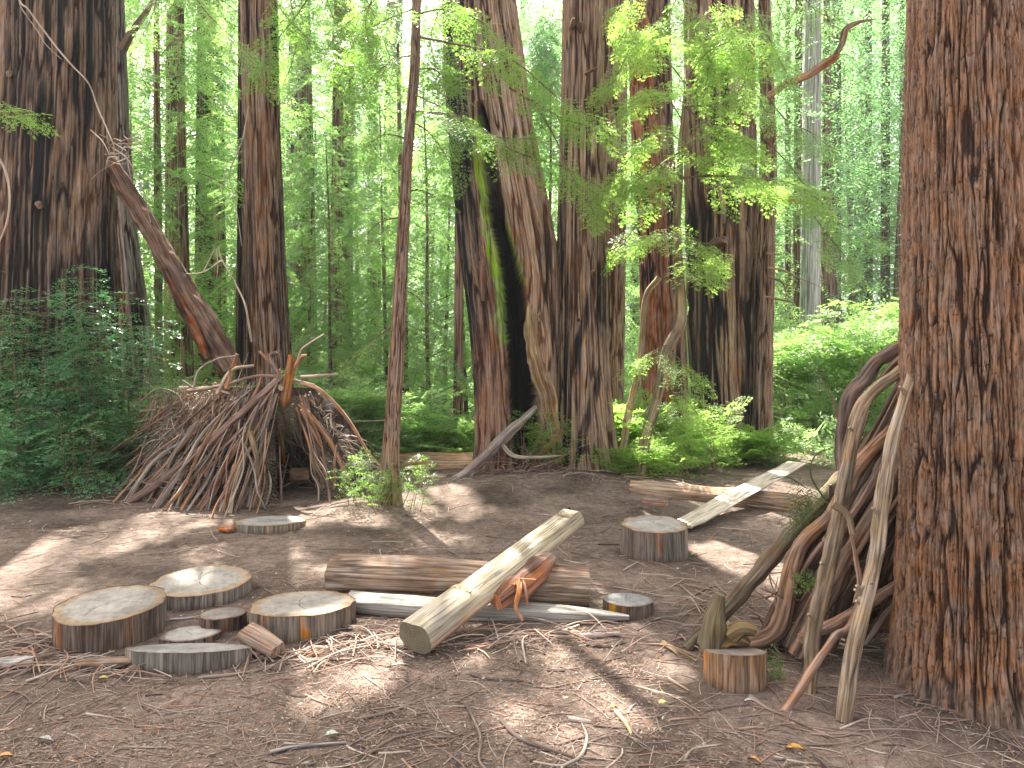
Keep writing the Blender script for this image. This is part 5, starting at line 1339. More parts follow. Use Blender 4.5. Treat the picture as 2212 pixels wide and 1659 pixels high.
d = np.stack([np.cos(an) * L, np.sin(an) * L, RG.normal(0, .12, k) * L], -1); s_ = np.stack([-np.sin(an) * w, np.cos(an) * w, RG.normal(0, .5, k) * w], -1)
b_ = np.stack([Xg, Yg, zg], -1)
V_ = np.stack([b_, b_ + .5 * d + s_, b_ + d, b_ + .5 * d - s_], 1)
pal = np.array([(.24, .155, .12), (.29, .175, .12), (.19, .14, .115), (.34, .27, .22), (.11, .075, .06), (.32, .16, .085), (.42, .36, .30), (.27, .21, .17)])
pc = pal[RG.choice(8, k, p=[.2, .16, .18, .12, .14, .07, .05, .08])] * RG.uniform(.75, 1.2, (k, 1))
a.add(V_.reshape(-1, 3), np.arange(4 * k).reshape(-1, 4), c=np.repeat(pc, 4, 0))
M_LIT, N_, L_ = new_mat('litter')
at = N_.new('ShaderNodeAttribute'); at.attribute_name = 'col'; L_.new(at.outputs['Color'], N_['Principled BSDF'].inputs['Base Color']); N_['Principled BSDF'].inputs['Roughness'].default_value = .9
N_['Principled BSDF'].inputs['Specular IOR Level'].default_value = .1
tag(a.build('needle_litter', M_LIT, None, smooth=False), kind='stuff')
a = Acc()
for i in range(1700):
    v = 1010 + 690 * RG.random() ** .62; u = RG.uniform(-200, 2350); p = G(u, v)
    an = RG.normal(0, .9); L = RG.uniform(.03, .16) * (1 if v > 1200 else 1.5)
    d = np.array([math.cos(an), math.sin(an), 0]) * L; r = RG.uniform(.0012, .0032) * (1 if v > 1200 else 1.6)
    m = RG.normal(0, .12, 3) * L; m[2] = abs(m[2]) * .3
    pts = np.array([p - d, p + m, p + d]); pts[:, 2] += gh(pts[:, 0], pts[:, 1]) + r
    tube(a, pts, r, r * .6, segs=4, n=6, col=[TW, TD, TP, (.30, .18, .13), (.26, .2, .17)][RG.integers(5)], cap=False, seed=i)
for i in range(760):
    u0, v0, su, sv = [(180, 1440, 120, 14), (640, 1415, 110, 14), (820, 1390, 60, 12), (1180, 1385, 120, 14), (1520, 1300, 90, 45), (1400, 1050, 80, 12), (1130, 1050, 90, 10), (300, 1085, 120, 14), (1680, 1380, 70, 30), (30, 1400, 60, 30)][i % 10]
    p = G(u0 + RG.normal(0, su), v0 + RG.normal(0, sv)); an = RG.normal(0, 1.0); L = RG.uniform(.05, .22); d = np.array([math.cos(an), math.sin(an), 0]) * L; r = RG.uniform(.002, .006)
    m = RG.normal(0, .12, 3) * L; m[2] = abs(m[2]); pts = np.array([p - d, p + m, p + d]); pts[:, 2] += gh(pts[:, 0], pts[:, 1]) + r + RG.random() * .02
    tube(a, pts, r, r * .6, segs=5, n=7, col=[TW, TD, TP, (.30, .18, .13), (.26, .2, .17)][RG.integers(5)], cap=False, seed=i)
tag(a.build('twig_litter', M_LIT, None), kind='stuff')
# ------------------------------------------------------------------ foliage
BR = (.19, .12, .085)
def rows_tube_tree(root, pts, r, Y, col=BR, col2=None, seed=1, segs=18, mat=None, name='trunk'):
    a = Acc()
    tube(a, [P(u, v, Y + (q[0] if q else 0)) for u, v, *q in pts], r, segs=segs, n=len(pts) * 14, col=col, col2=col2, seed=seed, rough=.12, cap=False, roughf=7)
    return build_at(a, name, mat or M_BARK, root)

def branches(root, lst, leafm, tpls=NEAR, seed=0, step=.045, scl=1.0, side_len=.38, r=.010, col=(.15, .10, .07), droop=.3, spread=1.):
    rg = np.random.default_rng(seed)
    for i, (pts, *ov) in enumerate(lst):
        o = dict(ov[0]) if ov else {}
        a = Acc()
        leafy_branch(a, [P(*p) for p in pts], o.get('r', r), o.get('tpls', tpls), rg, step=o.get('step', step) * 1.3, scl=o.get('scl', scl) * .95, side_len=o.get('side_len', side_len), col=col, droop=droop, start=o.get('start', .2), spread=spread)
        build_at(a, 'branch', [M_WOOD, o.get('m', leafm)], root, smooth=False)

# --- 15 thin young redwood
yt, _ = tree2('young_redwood', 'thin slightly leaning young redwood standing between the stick shelter and the hollow redwood',
    [(-300, 905, 928), (0, 891, 909), (150, 886, 907), (330, 870, 891), (540, 856, 882), (700, 846, 876), (850, 836, 868), (990, 826, 860), (1090, 818, 862), (1110, 812, 868)], 7.6,
    segs=90, dz=.02, sp=.03, depth=.008, seed=61, ztop=13, plate='plate', red=.9, flare=.03, streak=.5)
branches(yt, [
    ([(898, 205, 7.5), (960, 235, 7.2), (1010, 262, 7.0), (1075, 296, 6.8), (1160, 300, 6.7)],),
    ([(888, 240, 7.5), (980, 250, 7.3), (1040, 285, 7.2), (1120, 330, 7.0), (1240, 370, 6.9), (1330, 430, 6.8)], dict(r=.014, start=.45)),
    ([(905, 80, 7.5), (985, 95, 7.2), (1060, 110, 7.0), (1130, 145, 6.9), (1210, 215, 6.8), (1300, 265, 6.7)], dict(r=.014, start=.25)),
    ([(1100, 190, 7.2), (1170, 230, 7.1), (1230, 262, 7.0), (1330, 285, 7.0)], dict(start=.1)),
    ([(905, 30, 7.5), (960, 20, 7.4), (1030, 40, 7.3), (1090, 90, 7.2)],),
    ([(892, 20, 7.5), (840, 40, 7.3), (770, 80, 7.2), (700, 150, 7.1)],),
    ([(890, 120, 7.6), (850, 130, 7.6), (800, 170, 7.6), (760, 230, 7.7)],),
    ([(880, 300, 7.6), (830, 290, 7.8), (790, 320, 8.0)], dict(scl=.8)),
    ([(880, 260, 7.6), (920, 280, 7.8), (960, 330, 8.0), (985, 390, 8.1)],),
    ([(868, 420, 7.6), (910, 410, 7.9), (960, 440, 8.2)], dict(scl=.8)),
    ([(866, 470, 7.6), (820, 480, 7.6), (780, 520, 7.6)], dict(scl=.8)),
    ([(860, 620, 7.6), (900, 640, 7.8), (940, 690, 8.0)], dict(scl=.7)),
    ([(852, 700, 7.6), (800, 740, 7.5), (740, 790, 7.4)], dict(scl=.7, start=.4)),
    ([(896, 150, 7.6), (940, 150, 8.0), (975, 190, 8.4)],),
    ([(1150, 215, 7.1), (1200, 300, 7.0), (1230, 370, 6.9), (1290, 470, 6.8)], dict(start=.4, scl=.8)),
], M_LEAF_NEAR, seed=3)
# low sprouts round its foot
def sprout_clump(name, label, cat, spots, leafm, seed, group=None, tpls=NEAR, step=.05, scl=1., hgt=(.2, .5), side_len=0.0, per=1, lean=.35, root_pt=None, stemcol=(.22, .12, .08)):
    rg = np.random.default_rng(seed)
    spots = [np.asarray(s, float) for s in spots]
    c = sum(spots) / len(spots)
    rt = thing(name, label, cat, (float(c[0]), float(c[1]), float(gh(c[0], c[1]))), group)
    a = Acc()
    for s in spots:
        s = s.copy(); s[2] = float(gh(s[0], s[1])) - .01
        for _ in range(per):
            h = rg.uniform(*hgt); an = rg.uniform(0, 2 * np.pi); l = h * lean * rg.uniform(.3, 1.3)
            e = s + [math.cos(an) * l, math.sin(an) * l, h]
            leafy_branch(a, [s, (s + e) / 2 + [0, 0, .08 * h], e], .003 + .004 * h, tpls, rg, step=step, scl=scl, start=.12, droop=.12, side_len=side_len * h, col=stemcol, segs=4)
    build_at(a, 'foliage', [M_WOOD, leafm], rt, smooth=False)
    return rt
sprout_clump('redwood_sprouts', 'bright sprouts crowding the foot of the thin young redwood', 'shrub', [np.array([-1.40 + RG.normal(0, .17), 7.42 + RG.normal(0, .16), 0]) for _ in range(26)], M_LEAF_NEAR, 31, hgt=(.15, .55), scl=.75, lean=.6)

# --- bluish sprouts at left, several tall stems each its own plant
specs = [('leftmost tall clump of bluish redwood sprouts at the frame edge', -6.05, 8.3, 2.6, 11), ('tall bluish redwood sprouts right of the frame-edge clump, before the fire-scarred trunk', -5.55, 8.35, 2.2, 11),
         ('slim bluish sprouts with reddish stems before the right half of the fire-scarred trunk', -5.15, 8.4, 2.4, 9), ('tallest bluish sprouts with glossy tips on the right side of the left thicket', -4.80, 8.55, 2.7, 7),
         ('lower bluish sprouts at the right foot of the left thicket', -5.0, 8.0, 1.0, 9), ('low dark bluish sprouts at the bottom left of the thicket', -5.75, 7.75, 1.1, 12)]
for i, (lab, x, y, h, ns) in enumerate(specs):
    rg = np.random.default_rng(800 + i)
    rt = thing('redwood_sprouts', lab, 'shrub', (x, y, 0), 'bluish sprouts in the left thicket')
    a = Acc()
    for j in range(ns):
        s = np.array([x + rg.normal(0, .20), y + rg.normal(0, .16), 0]); hh = h * rg.uniform(.55, 1.1); l = rg.normal(0, .10, 2) * hh
        e = s + [l[0], l[1], hh]
        tube(a, [s, (s + e) / 2 + rg.normal(0, .03, 3), e], .007, .002, segs=5, n=9, col=(.17, .09, .06), cap=False)
        nb = int(hh / .10)
        for q in range(nb):
            t = .12 + .88 * (q + rg.random()) / nb; p = s * (1 - t) + e * t
            an = rg.uniform(0, 2 * np.pi); L = rg.uniform(.2, .42) * (1.15 - .5 * t)
            ee = p + [math.cos(an) * L, math.sin(an) * L, rg.uniform(-.05, .12) * L]
            leafy_branch(a, [p, (p + ee) / 2 + [0, 0, .02], ee], .004, NEAR, rg, step=.075, scl=1.1, start=.1, droop=.22, col=(.24, .12, .07), segs=3)
    build_at(a, 'foliage', [M_WOOD, M_LEAF_BLUE], rt, smooth=False)

def overhang(name, label, lst, leafm, root, seed=0, **kw):
    rt = thing(name, label, 'branch', tuple(P(*root)))
    branches(rt, lst, leafm, seed=seed, **kw)
    return rt
overhang('hanging_sprig', 'green leafy sprig poking in from the left frame edge before the fire-scarred trunk', [([(-40, 200, 6.5), (20, 225, 6.5), (95, 265, 6.5)], dict(start=.3, scl=.8)), ([(-40, 235, 6.5), (20, 245, 6.5), (60, 250, 6.5)], dict(start=.2, scl=.7))],
    M_LEAF_NEAR, (-40, 200, 6.5), side_len=.12)
# overhanging boughs entering from the top (from trees out of the frame above)
overhang('overhanging_bough', 'leafy bough hanging in from the top edge over the shelter tree', [
    ([(560, -60, 8.6), (600, 10, 8.5), (640, 60, 8.4), (700, 110, 8.3)],), ([(700, -60, 8.6), (650, 20, 8.5), (590, 100, 8.4), (560, 170, 8.4)], dict(start=.3)), ([(640, -40, 8.8), (720, 0, 8.7), (790, 50, 8.6)],)], M_LEAF_NEAR, (620, -60, 8.6), seed=12)
overhang('overhanging_bough', 'leafy bough with bare twigs hanging between the shelter tree and thin young redwood', [
    ([(860, -60, 8.2), (800, 10, 8.2), (740, 60, 8.1), (690, 130, 8.1)],), ([(830, -60, 8.4), (790, 40, 8.4), (800, 130, 8.4), (770, 200, 8.4)],), ([(990, -60, 8.2), (950, 20, 8.1), (930, 90, 8.1), (950, 170, 8.1)],)], M_LEAF_NEAR, (860, -60, 8.2), seed=13)
overhang('overhanging_bough', 'feathery bough hanging from the top edge in front of the pale leaning far trunk', [
    ([(690, -60, 9.2), (720, 40, 9.2), (760, 120, 9.1), (740, 210, 9.1)],), ([(760, -60, 9.6), (820, 60, 9.6), (860, 190, 9.5)],), ([(620, -40, 9.6), (640, 90, 9.6), (610, 190, 9.5)],), ([(960, -60, 9.0), (990, 60, 9.0), (960, 190, 8.9), (990, 300, 8.9)],)], M_LEAF_FAR, (690, -60, 9.2), seed=15, tpls=NEAR)
overhang('overhanging_bough', 'airy light green bough at the top edge left of the silver-grey trunk', [
    ([(1660, -60, 12), (1690, 30, 12), (1730, 90, 12)],), ([(1700, -60, 12.5), (1760, 20, 12.5), (1850, 60, 12.5)],), ([(1590, -60, 12), (1640, 80, 12), (1700, 150, 12)],)], M_LEAF_LIT, (1660, -60, 12), seed=16, step=.06)
overhang('overhanging_bough', 'bright bough hanging between the hollow redwood and the orange-red leaning trunk', [
    ([(1400, 0, 9.0), (1340, 150, 8.9), (1300, 200, 8.8)],), ([(1420, 250, 9.2), (1370, 330, 9.1), (1310, 400, 9.0), (1290, 470, 9.0)],), ([(1400, 450, 9.4), (1350, 520, 9.3), (1320, 560, 9.2)],)], M_LEAF_LIT, (1400, 0, 9.0), seed=17)
overhang('overhanging_bough', 'hazy bluish bough filling the gap between the hollow redwood and its right companion', [
    ([(1180, -60, 15), (1170, 40, 15), (1150, 120, 15), (1160, 200, 15)],), ([(1130, -60, 16), (1150, 60, 16), (1190, 150, 16)],), ([(1210, -60, 16), (1190, 60, 16), (1170, 260, 16), (1180, 360, 16)],)], M_LEAF_TEAL, (1180, -60, 15), seed=19, tpls=MID, step=.1, side_len=1.0, scl=1.2)
overhang('bare_branch', 'bare dark branch angling up to the top edge right of the flaring trunk', [([(262, 110, 12.2), (285, 70, 12.2), (320, 20, 12.2), (345, -30, 12.2)], dict(r=.09, start=.95))], M_LEAF_FAR, (262, 110, 12.2), seed=18, side_len=0)
overhang('overhanging_bough', 'long leafy bough drooping from the top edge above the leaning log', [
    ([(390, -60, 9.5), (440, 20, 9.4), (500, 80, 9.4), (560, 140, 9.3)],), ([(350, -60, 9.8), (330, 30, 9.8), (300, 90, 9.8)], dict(scl=.8))], M_LEAF_FAR, (390, -60, 9.5), seed=14)

# --- small lit tree right of centre
lit = thing('young_redwood', 'spindly young redwood with glowing yellow-green sprays before the charred cluster', 'tree', tuple(G(1392, 1045)))
rows_tube_tree(lit, [(1380, 1040), (1392, 960), (1420, 860), (1440, 760), (1470, 690), (1468, 600), (1462, 480), (1468, 380), (1472, 300), (1480, 200)], [.085, .07, .065, .06, .075, .06, .052, .045, .036, .02], 9.0, col=(.27, .205, .12), col2=(.20, .14, .09), seed=71)
branches(lit, [
    ([(1466, 330, 9.0), (1430, 350, 8.8), (1395, 375, 8.6), (1368, 395, 8.5)],),
    ([(1466, 300, 9.0), (1430, 280, 8.9), (1390, 300, 8.8), (1355, 320, 8.8)],),
    ([(1468, 385, 9.0), (1540, 380, 8.8), (1640, 386, 8.6), (1720, 400, 8.5), (1780, 440, 8.4)], dict(r=.016, start=.25)),
    ([(1466, 345, 9.0), (1520, 330, 8.8), (1600, 318, 8.6)],),
    ([(1462, 480, 9.0), (1420, 500, 8.8), (1385, 515, 8.7)],),
    ([(1462, 560, 9.0), (1500, 560, 8.7), (1545, 590, 8.6)],),
    ([(1462, 500, 9.0), (1510, 520, 8.8), (1560, 560, 8.6)], dict(scl=.8)),
    ([(1466, 420, 9.0), (1420, 430, 8.9), (1380, 410, 8.8), (1350, 380, 8.8)],),
    ([(1474, 260, 9.0), (1440, 210, 8.8), (1400, 200, 8.7), (1340, 235, 8.6)],),
    ([(1478, 230, 9.0), (1540, 225, 8.8), (1600, 195, 8.7), (1616, 130, 8.6)], dict(r=.014)),
    ([(1478, 230, 9.0), (1530, 270, 8.7), (1590, 290, 8.6), (1640, 330, 8.5)],),
    ([(1480, 180, 9.0), (1440, 130, 8.9), (1400, 100, 8.8), (1350, 90, 8.8)],),
    ([(1480, 180, 9.0), (1520, 120, 8.9), (1580, 90, 8.8), (1650, 100, 8.8)],),
    ([(1450, 740, 9.0), (1410, 760, 8.8), (1380, 790, 8.8)], dict(scl=.8)),
    ([(1450, 760, 9.0), (1480, 790, 8.8), (1500, 830, 8.7)], dict(scl=.8)),
    ([(1430, 850, 9.0), (1470, 850, 8.8), (1510, 900, 8.7)], dict(scl=.8)),
    ([(1400, 880, 9.0), (1380, 900, 8.9), (1350, 870, 8.9)], dict(scl=.7)),
], M_LEAF_LIT, seed=21, step=.038, side_len=.5, scl=1.1)
lit2 = thing('crooked_sapling', 'bleached yellow-brown crooked stem left of the spindly glowing young redwood', 'sapling', tuple(G(1345, 1045)))
rows_tube_tree(lit2, [(1340, 1035), (1348, 960), (1360, 880), (1380, 800), (1388, 720), (1392, 660), (1400, 630), (1418, 608), (1424, 600)], [.07, .055, .05, .045, .04, .04, .04, .045, .05], 9.3, col=(.40, .30, .15), col2=(.28, .2, .11), seed=72)

# boughs of yellow-green above right
overhang('overhanging_bough', 'sunlit yellow-green bough drooping from the top edge before the charred cluster', [
    ([(1480, -60, 9.4), (1450, 20, 9.3), (1400, 60, 9.2), (1350, 90, 9.2)],), ([(1520, -60, 9.4), (1560, 30, 9.3), (1590, 90, 9.2), (1600, 150, 9.1)],), ([(1450, -60, 9.2), (1500, 60, 9.1), (1530, 130, 9.0), (1520, 210, 9.0)],),
    ([(1400, -60, 9.2), (1360, 0, 9.2), (1330, 40, 9.2)],)], M_LEAF_LIT, (1480, -60, 9.4), seed=23, side_len=.55, step=.038)
overhang('overhanging_bough', 'broad green bough spreading between the charred cluster and the silver-grey trunk', [
    ([(1600, -60, 10), (1640, 40, 9.8), (1680, 120, 9.6), (1720, 200, 9.5)],), ([(1650, 200, 10), (1700, 260, 9.8), (1760, 290, 9.6), (1800, 330, 9.5)],), ([(1650, 300, 10), (1700, 350, 9.8), (1740, 400, 9.6), (1800, 440, 9.5)],),
    ([(1660, 380, 10), (1720, 430, 9.7), (1790, 470, 9.5), (1850, 500, 9.4), (1900, 520, 9.3)],), ([(1560, 120, 10), (1620, 180, 9.8), (1660, 250, 9.7)],), ([(1740, 440, 9.6), (1790, 510, 9.5), (1830, 560, 9.4), (1840, 600, 9.4)],),
    ([(1560, 300, 9.9), (1600, 340, 9.8), (1620, 400, 9.7)],)], M_LEAF_FAR, (1600, -60, 10), seed=24, side_len=.55, step=.045, tpls=NEAR)

# --- shrubs round the bases
sprout_clump('redwood_sprouts', 'feathery green sprouts and dead twigs at the front foot of the hollow redwood', 'shrub', [P(u, 1040, 8.9) * [1, 1, 0] for u in (1130, 1150, 1165, 1180, 1200, 1215, 1235)], M_LEAF_NEAR, 41, hgt=(.25, .8), scl=.8, per=2, lean=.5)
db = thing('dead_brush', 'tangle of thin dead brown twigs heaped against the foot of the hollow redwood', 'brush pile', tuple(G(1110, 1045)))
a = Acc()
for i in range(260):
    p = P(RG.uniform(1050, 1235), 1040, RG.uniform(8.7, 9.0)); p[2] = RG.uniform(.0, .35) * math.exp(-((p[0] - .2) / .5) ** 2) + .02
    d = RG.normal(0, 1, 3) * [.22, .10, .12]; q = p + d; q[2] = max(q[2], .01)
    tube(a, [p, (p + q) / 2 + RG.normal(0, .03, 3), q], RG.uniform(.003, .008), .002, segs=4, n=6, col=[(.26, .17, .13), (.36, .26, .2), (.18, .11, .09)][i % 3], cap=False, seed=i)
o = build_at(a, 'twigs', M_WOOD, db); o['kind'] = 'stuff'
sh = [('lush sunlit shrub below the spindly glowing young redwood', (1480, 1010, 9.8), M_LEAF_LIT, .55, 1.0), ('small sunlit sprouts between the right companion trunk and the spindly young redwood', (1350, 990, 10.2), M_LEAF_LIT, .35, .9),
      ('green sprouts at the foot of the charred cluster', (1600, 1000, 10.6), M_LEAF_NEAR, .3, .45), ('green sprouts at the right foot of the right companion trunk', (1345, 1045, 9.0), M_LEAF_NEAR, .18, .35),
      ('green bush beside the right foot of the spindly young redwood', (1435, 1030, 9.2), M_LEAF_LIT, .3, .6), ('airy green shrub right of the stick shelter behind its right poles', (745, 980, 10.2), M_LEAF_FAR, .6, 1.1),
      ('dense low shrub behind the pale peeled log', (900, 970, 11.5), M_LEAF_FAR, .9, .7), ('bright feathery shrub right of the shelter peak', (720, 900, 9.6), M_LEAF_FAR, .35, 1.5),
      ('bluish-green bush left behind the stick shelter', (300, 950, 9.6), M_LEAF_NEAR, .4, 1.1), ('low bush with glossy leaves behind the left side of the shelter', (360, 900, 10.6), M_LEAF_NEAR, .4, 1.0),
      ('green bush between the shelter tree and the shelter peak', (560, 900, 10.0), M_LEAF_NEAR, .35, 1.3)]
for i, (lab, pt, mt, rad, h) in enumerate(sh):
    c = P(*pt); 
    sprout_clump('shrub', lab, 'shrub', [np.array([c[0] + RG.normal(0, rad * .55), c[1] + RG.normal(0, rad * .5), 0]) for _ in range(int(14 + 22 * rad))], mt, 900 + i, hgt=(h * .35, h), scl=.95, step=.06, per=1, lean=.45, side_len=.25, tpls=NEAR if pt[2] < 10 else MID)

# big bright bush at right behind the board
rg = np.random.default_rng(55)
bb = thing('bush', 'large bright yellow-green sunlit bush filling the gap left of the near right redwood', 'bush', (6.6, 14.5, 0))
a = Acc()
n_ = 5200
cxs = rg.uniform(4.9, 10.5, n_); cys = rg.uniform(12.6, 17.5, n_)
hmax = 2.95 * (1 - .25 * ((cxs - 7.2) / 3) ** 2) * (.75 + .35 * fbm(cxs * .9, cys * .9, 0, 5, 2)); hmax = np.clip(hmax, .3, 3)
zz = hmax * np.where(rg.random(n_) < .7, rg.uniform(.75, 1, n_), rg.random(n_))
an = rg.uniform(0, 2 * np.pi, n_)
dr = np.stack([np.cos(an), np.sin(an) - .3, rg.normal(0, .3, n_)], -1)
put_fronds(a, BROAD + MID, np.stack([cxs, cys, zz], -1), dr, np.stack([rg.normal(0, .4, n_), rg.normal(-.4, .3, n_), np.ones(n_)], -1), rg.uniform(.6, 1.2, n_), rg, m=1)
for i in range(70):
    p = np.array([rg.uniform(5, 10), rg.uniform(12.4, 16), 0]); q = p + rg.normal(0, .5, 3) * [1, .6, 0] + [0, 0, rg.uniform(1, 2)]
    tube(a, [p, (p + q) / 2 + rg.normal(0, .1, 3), q], .018, .004, segs=4, n=8, col=(.26, .19, .13), cap=False)
build_at(a, 'foliage', [M_WOOD, M_LEAF_BUSH], bb, smooth=False, attrs=True)

# ------------------------------------------------------------------ understory trees (shared crowns)
def make_young(idx, tpl_kind, hgt, rad, nbr, leafm, scl, step, side_len=0.0, droop=.3):
    acc = crown_tpl(hgt, .25, rad, nbr, tpl_kind, 1000 + idx, scl, step, side_len=side_len, droop=droop)
    cr = acc.build('crown', [M_WOOD, leafm], None, smooth=False)
    t = Acc(); tube(t, [(0, 0, -.3), (0.03, 0, hgt * .3), (-.02, .03, hgt * .7), (0, 0, hgt)], (.030 + .004 * hgt), .012, segs=12, n=30, col=(.20, .13, .095), seed=idx, cap=False)
    tk = t.build('trunk', M_FARBARK, None)
    return cr, tk
protos = {}
for i in range(4): protos['mid', i] = make_young(i, MID, 7.8, 2.3, 80, M_LEAF_FAR, .8, .10, droop=.55)
for i in range(3): protos['far', i] = make_young(10 + i, FAR, 14, 3.2, 130, M_LEAF_FAR, .75, .17, droop=.6)
for i in range(2): protos['teal', i] = make_young(20 + i, FAR, 24, 3.4, 190, M_LEAF_TEAL, 1.1, .26)
used = set()
def plant(kind, i, x, y, s, rz, label, group):
    rt = thing('understory_redwood', label, 'tree', (x, y, float(gh(x, y)) - .05), group, rz)
    rt.rotation_euler = (rg.normal(0, .035), rg.normal(0, .035), rz)
    for o in protos[kind, i]:
        c = o if o.name not in used else o.copy()
        if o.name in used: COL.objects.link(c)
        used.add(o.name)
        c.parent = rt; c.scale = (s, s, s * 1.05)
def lab_for(u, Y):
    z = 'far' if Y > 22 else 'nearer'
    u = round(u)
    where = 'left of the shelter tree' if u < 520 else 'between the shelter tree and the thin young redwood' if u < 860 else 'between the thin young redwood and the hollow redwood' if u < 1010 else 'behind the central trunks' if u < 1480 else 'at the right behind the silver-grey trunk'
    return f'slender understory redwood, {z} row, {where}', f'{z} understory redwoods {where}'
rg = np.random.default_rng(99)
spots = []
def try_spot(u, Y, mind):
    x = (u - CX) / F * Y
    for (a_, b_) in spots:
        if (a_ - x) ** 2 + (b_ - Y) ** 2 < mind ** 2: return None
    spots.append((x, Y)); return x
for u, Y, s in ((720, 14, .75), (930, 13.2, .85), (280, 15, .9), (660, 17, .9), (840, 15.5, .9), (960, 17.5, 1.0), (575, 17.5, 1.0), (180, 16, 1.0), (480, 18.5, .95), (40, 14, .9), (-60, 15, 1), (-150, 12, .9),
                (1340, 17, .9), (1460, 18, .9), (1180, 15, 1), (1560, 18, 1.0), (760, 19, 1.1), (2260, 12, 1), (2350, 16, 1), (1010, 15.5, .9)):
    x = try_spot(u, Y, .2)
    if x is None: continue
    lab, gr = lab_for(u, Y)
    plant('mid', int(rg.integers(4)), x, Y, s, rg.uniform(0, 6.28), lab, gr)
cnt = 0
for _ in range(600):
    u = rg.uniform(-250, 1640); Y = 20 + 24 * rg.random() ** 1.2
    if 1290 < u < 1400 and Y < 30: continue
    x = try_spot(u, Y, 2.5)
    if x is None: continue
    lab, gr = lab_for(u, Y); plant('far', int(rg.integers(3)), x, Y, rg.uniform(.75, 1.25), rg.uniform(0, 6.28), lab, gr)
    cnt += 1
    if cnt > 36: break
cnt = 0
for _ in range(400):
    u = rg.uniform(1500, 2500); Y = 26 + 28 * rg.random()
    x = try_spot(u, Y, 3.0)
    if x is None: continue
    lab, gr = lab_for(u, Y); plant('teal', int(rg.integers(2)), x, Y, rg.uniform(.7, 1.15), rg.uniform(0, 6.28), lab, gr)
    cnt += 1
    if cnt > 20: break
# drooping upper boughs on the background trunks
ups = []
for i in range(4):
    ups.append(crown_tpl([11, 12, 15, 22][i], [4.6, 5.2, 6.0, 7.0][i], [2.0, 2.2, 2.8, 3.2][i], [22, 24, 40, 70][i], [MID, MID, FAR, FAR][i], 1300 + i, [1.15, 1.2, .85, .95][i], [.14, .16, .22, .24][i], droop=.7, top=.7).build('crown', [M_WOOD, [M_LEAF_FAR, M_LEAF_FAR, M_LEAF_TEAL, M_LEAF_TEAL][i]], None, smooth=False))
upu = set()
for (rt_, Yb) in BGR:
    if Yb < 14.5: continue
    k = (0 if rg.random() < .5 else 1) if Yb < 18.5 else 2 if Yb < 27 else 3
    c = ups[k] if k not in upu else ups[k].copy()
    if k in upu: COL.objects.link(c)
    upu.add(k); c.parent = rt_; c.rotation_euler = (0, 0, rg.uniform(0, 6.28)); s_ = rg.uniform(.9, 1.15); c.scale = (s_, s_, s_)
for k, o in enumerate(ups):
    if k not in upu: bpy.data.objects.remove(o)
for k_, pr in protos.items():
    for o in pr:
        if o.name not in used: bpy.data.objects.remove(o)

# undergrowth and the far wood
rg = np.random.default_rng(123)
a = Acc()
n_ = 26000
Y_ = 10.8 + 34 * rg.random(n_) ** 1.5; X_ = rg.uniform(-.95, .95, n_) * Y_
dens = fbm(X_ * .35, Y_ * .35, 0, 77, 3)
keep = (rg.random(n_) < np.clip(.55 + 1.2 * dens, .05, 1)) & ~((X_ > 1.2) & (X_ < 4.6) & (Y_ < 12.3))
X_, Y_, dens = X_[keep], Y_[keep], dens[keep]; n_ = len(X_)
Z_ = gh(X_, Y_) + rg.random(n_) ** 1.5 * (.25 + .9 * np.clip(dens + .3, 0, 1)) * (1 + .02 * Y_)
an = rg.uniform(0, 2 * np.pi, n_)
put_fronds(a, BROAD + MID[:2] + FAR[:1], np.stack([X_, Y_, Z_], -1), np.stack([np.cos(an), np.sin(an), rg.normal(.1, .3, n_)], -1), np.stack([rg.normal(0, .4, n_), rg.normal(-.2, .4, n_), np.ones(n_)], -1), rg.uniform(.5, 1.1, n_) * (1 + .015 * Y_), rg)
tag(a.build('undergrowth', M_LEAF_FAR, None, smooth=False, attrs=False), kind='stuff')
a = Acc()
n_ = 52000
Y_ = rg.uniform(46, 95, n_); X_ = rg.uniform(-1.0, 1.0, n_) * Y_
Z_ = rg.random(n_) * (5 + Y_ * .62)
dens = fbm(X_ * .12, Y_ * .12, Z_ * .10, 88, 3)
keep = rg.random(n_) < np.clip(.85 + 1.3 * dens - .15 * Z_ / 50, .03, 1)
X_, Y_, Z_ = X_[keep], Y_[keep], Z_[keep]; n_ = len(X_)
an = rg.uniform(0, 2 * np.pi, n_)
put_fronds(a, FAR, np.stack([X_, Y_, Z_], -1), np.stack([np.cos(an), np.sin(an), -.3 + 0 * an], -1), np.stack([rg.normal(0, .4, n_), rg.normal(-.3, .4, n_), np.ones(n_)], -1), rg.uniform(2.4, 4.4, n_), rg, m=1)
for i in range(36):
    y = rg.uniform(44, 90); x = rg.uniform(-.9, .9) * y; r = rg.uniform(.25, .7)
    tube(a, [(x, y, -1), (x + rg.normal(0, .3), y, 20), (x + rg.normal(0, .6), y, 50)], r, r * .4, segs=8, n=8, col=(.14, .11, .09), cap=False, seed=i)
tag(a.build('distant_wood', [M_FARBARK, M_LEAF_TEAL], None, smooth=False), kind='stuff')

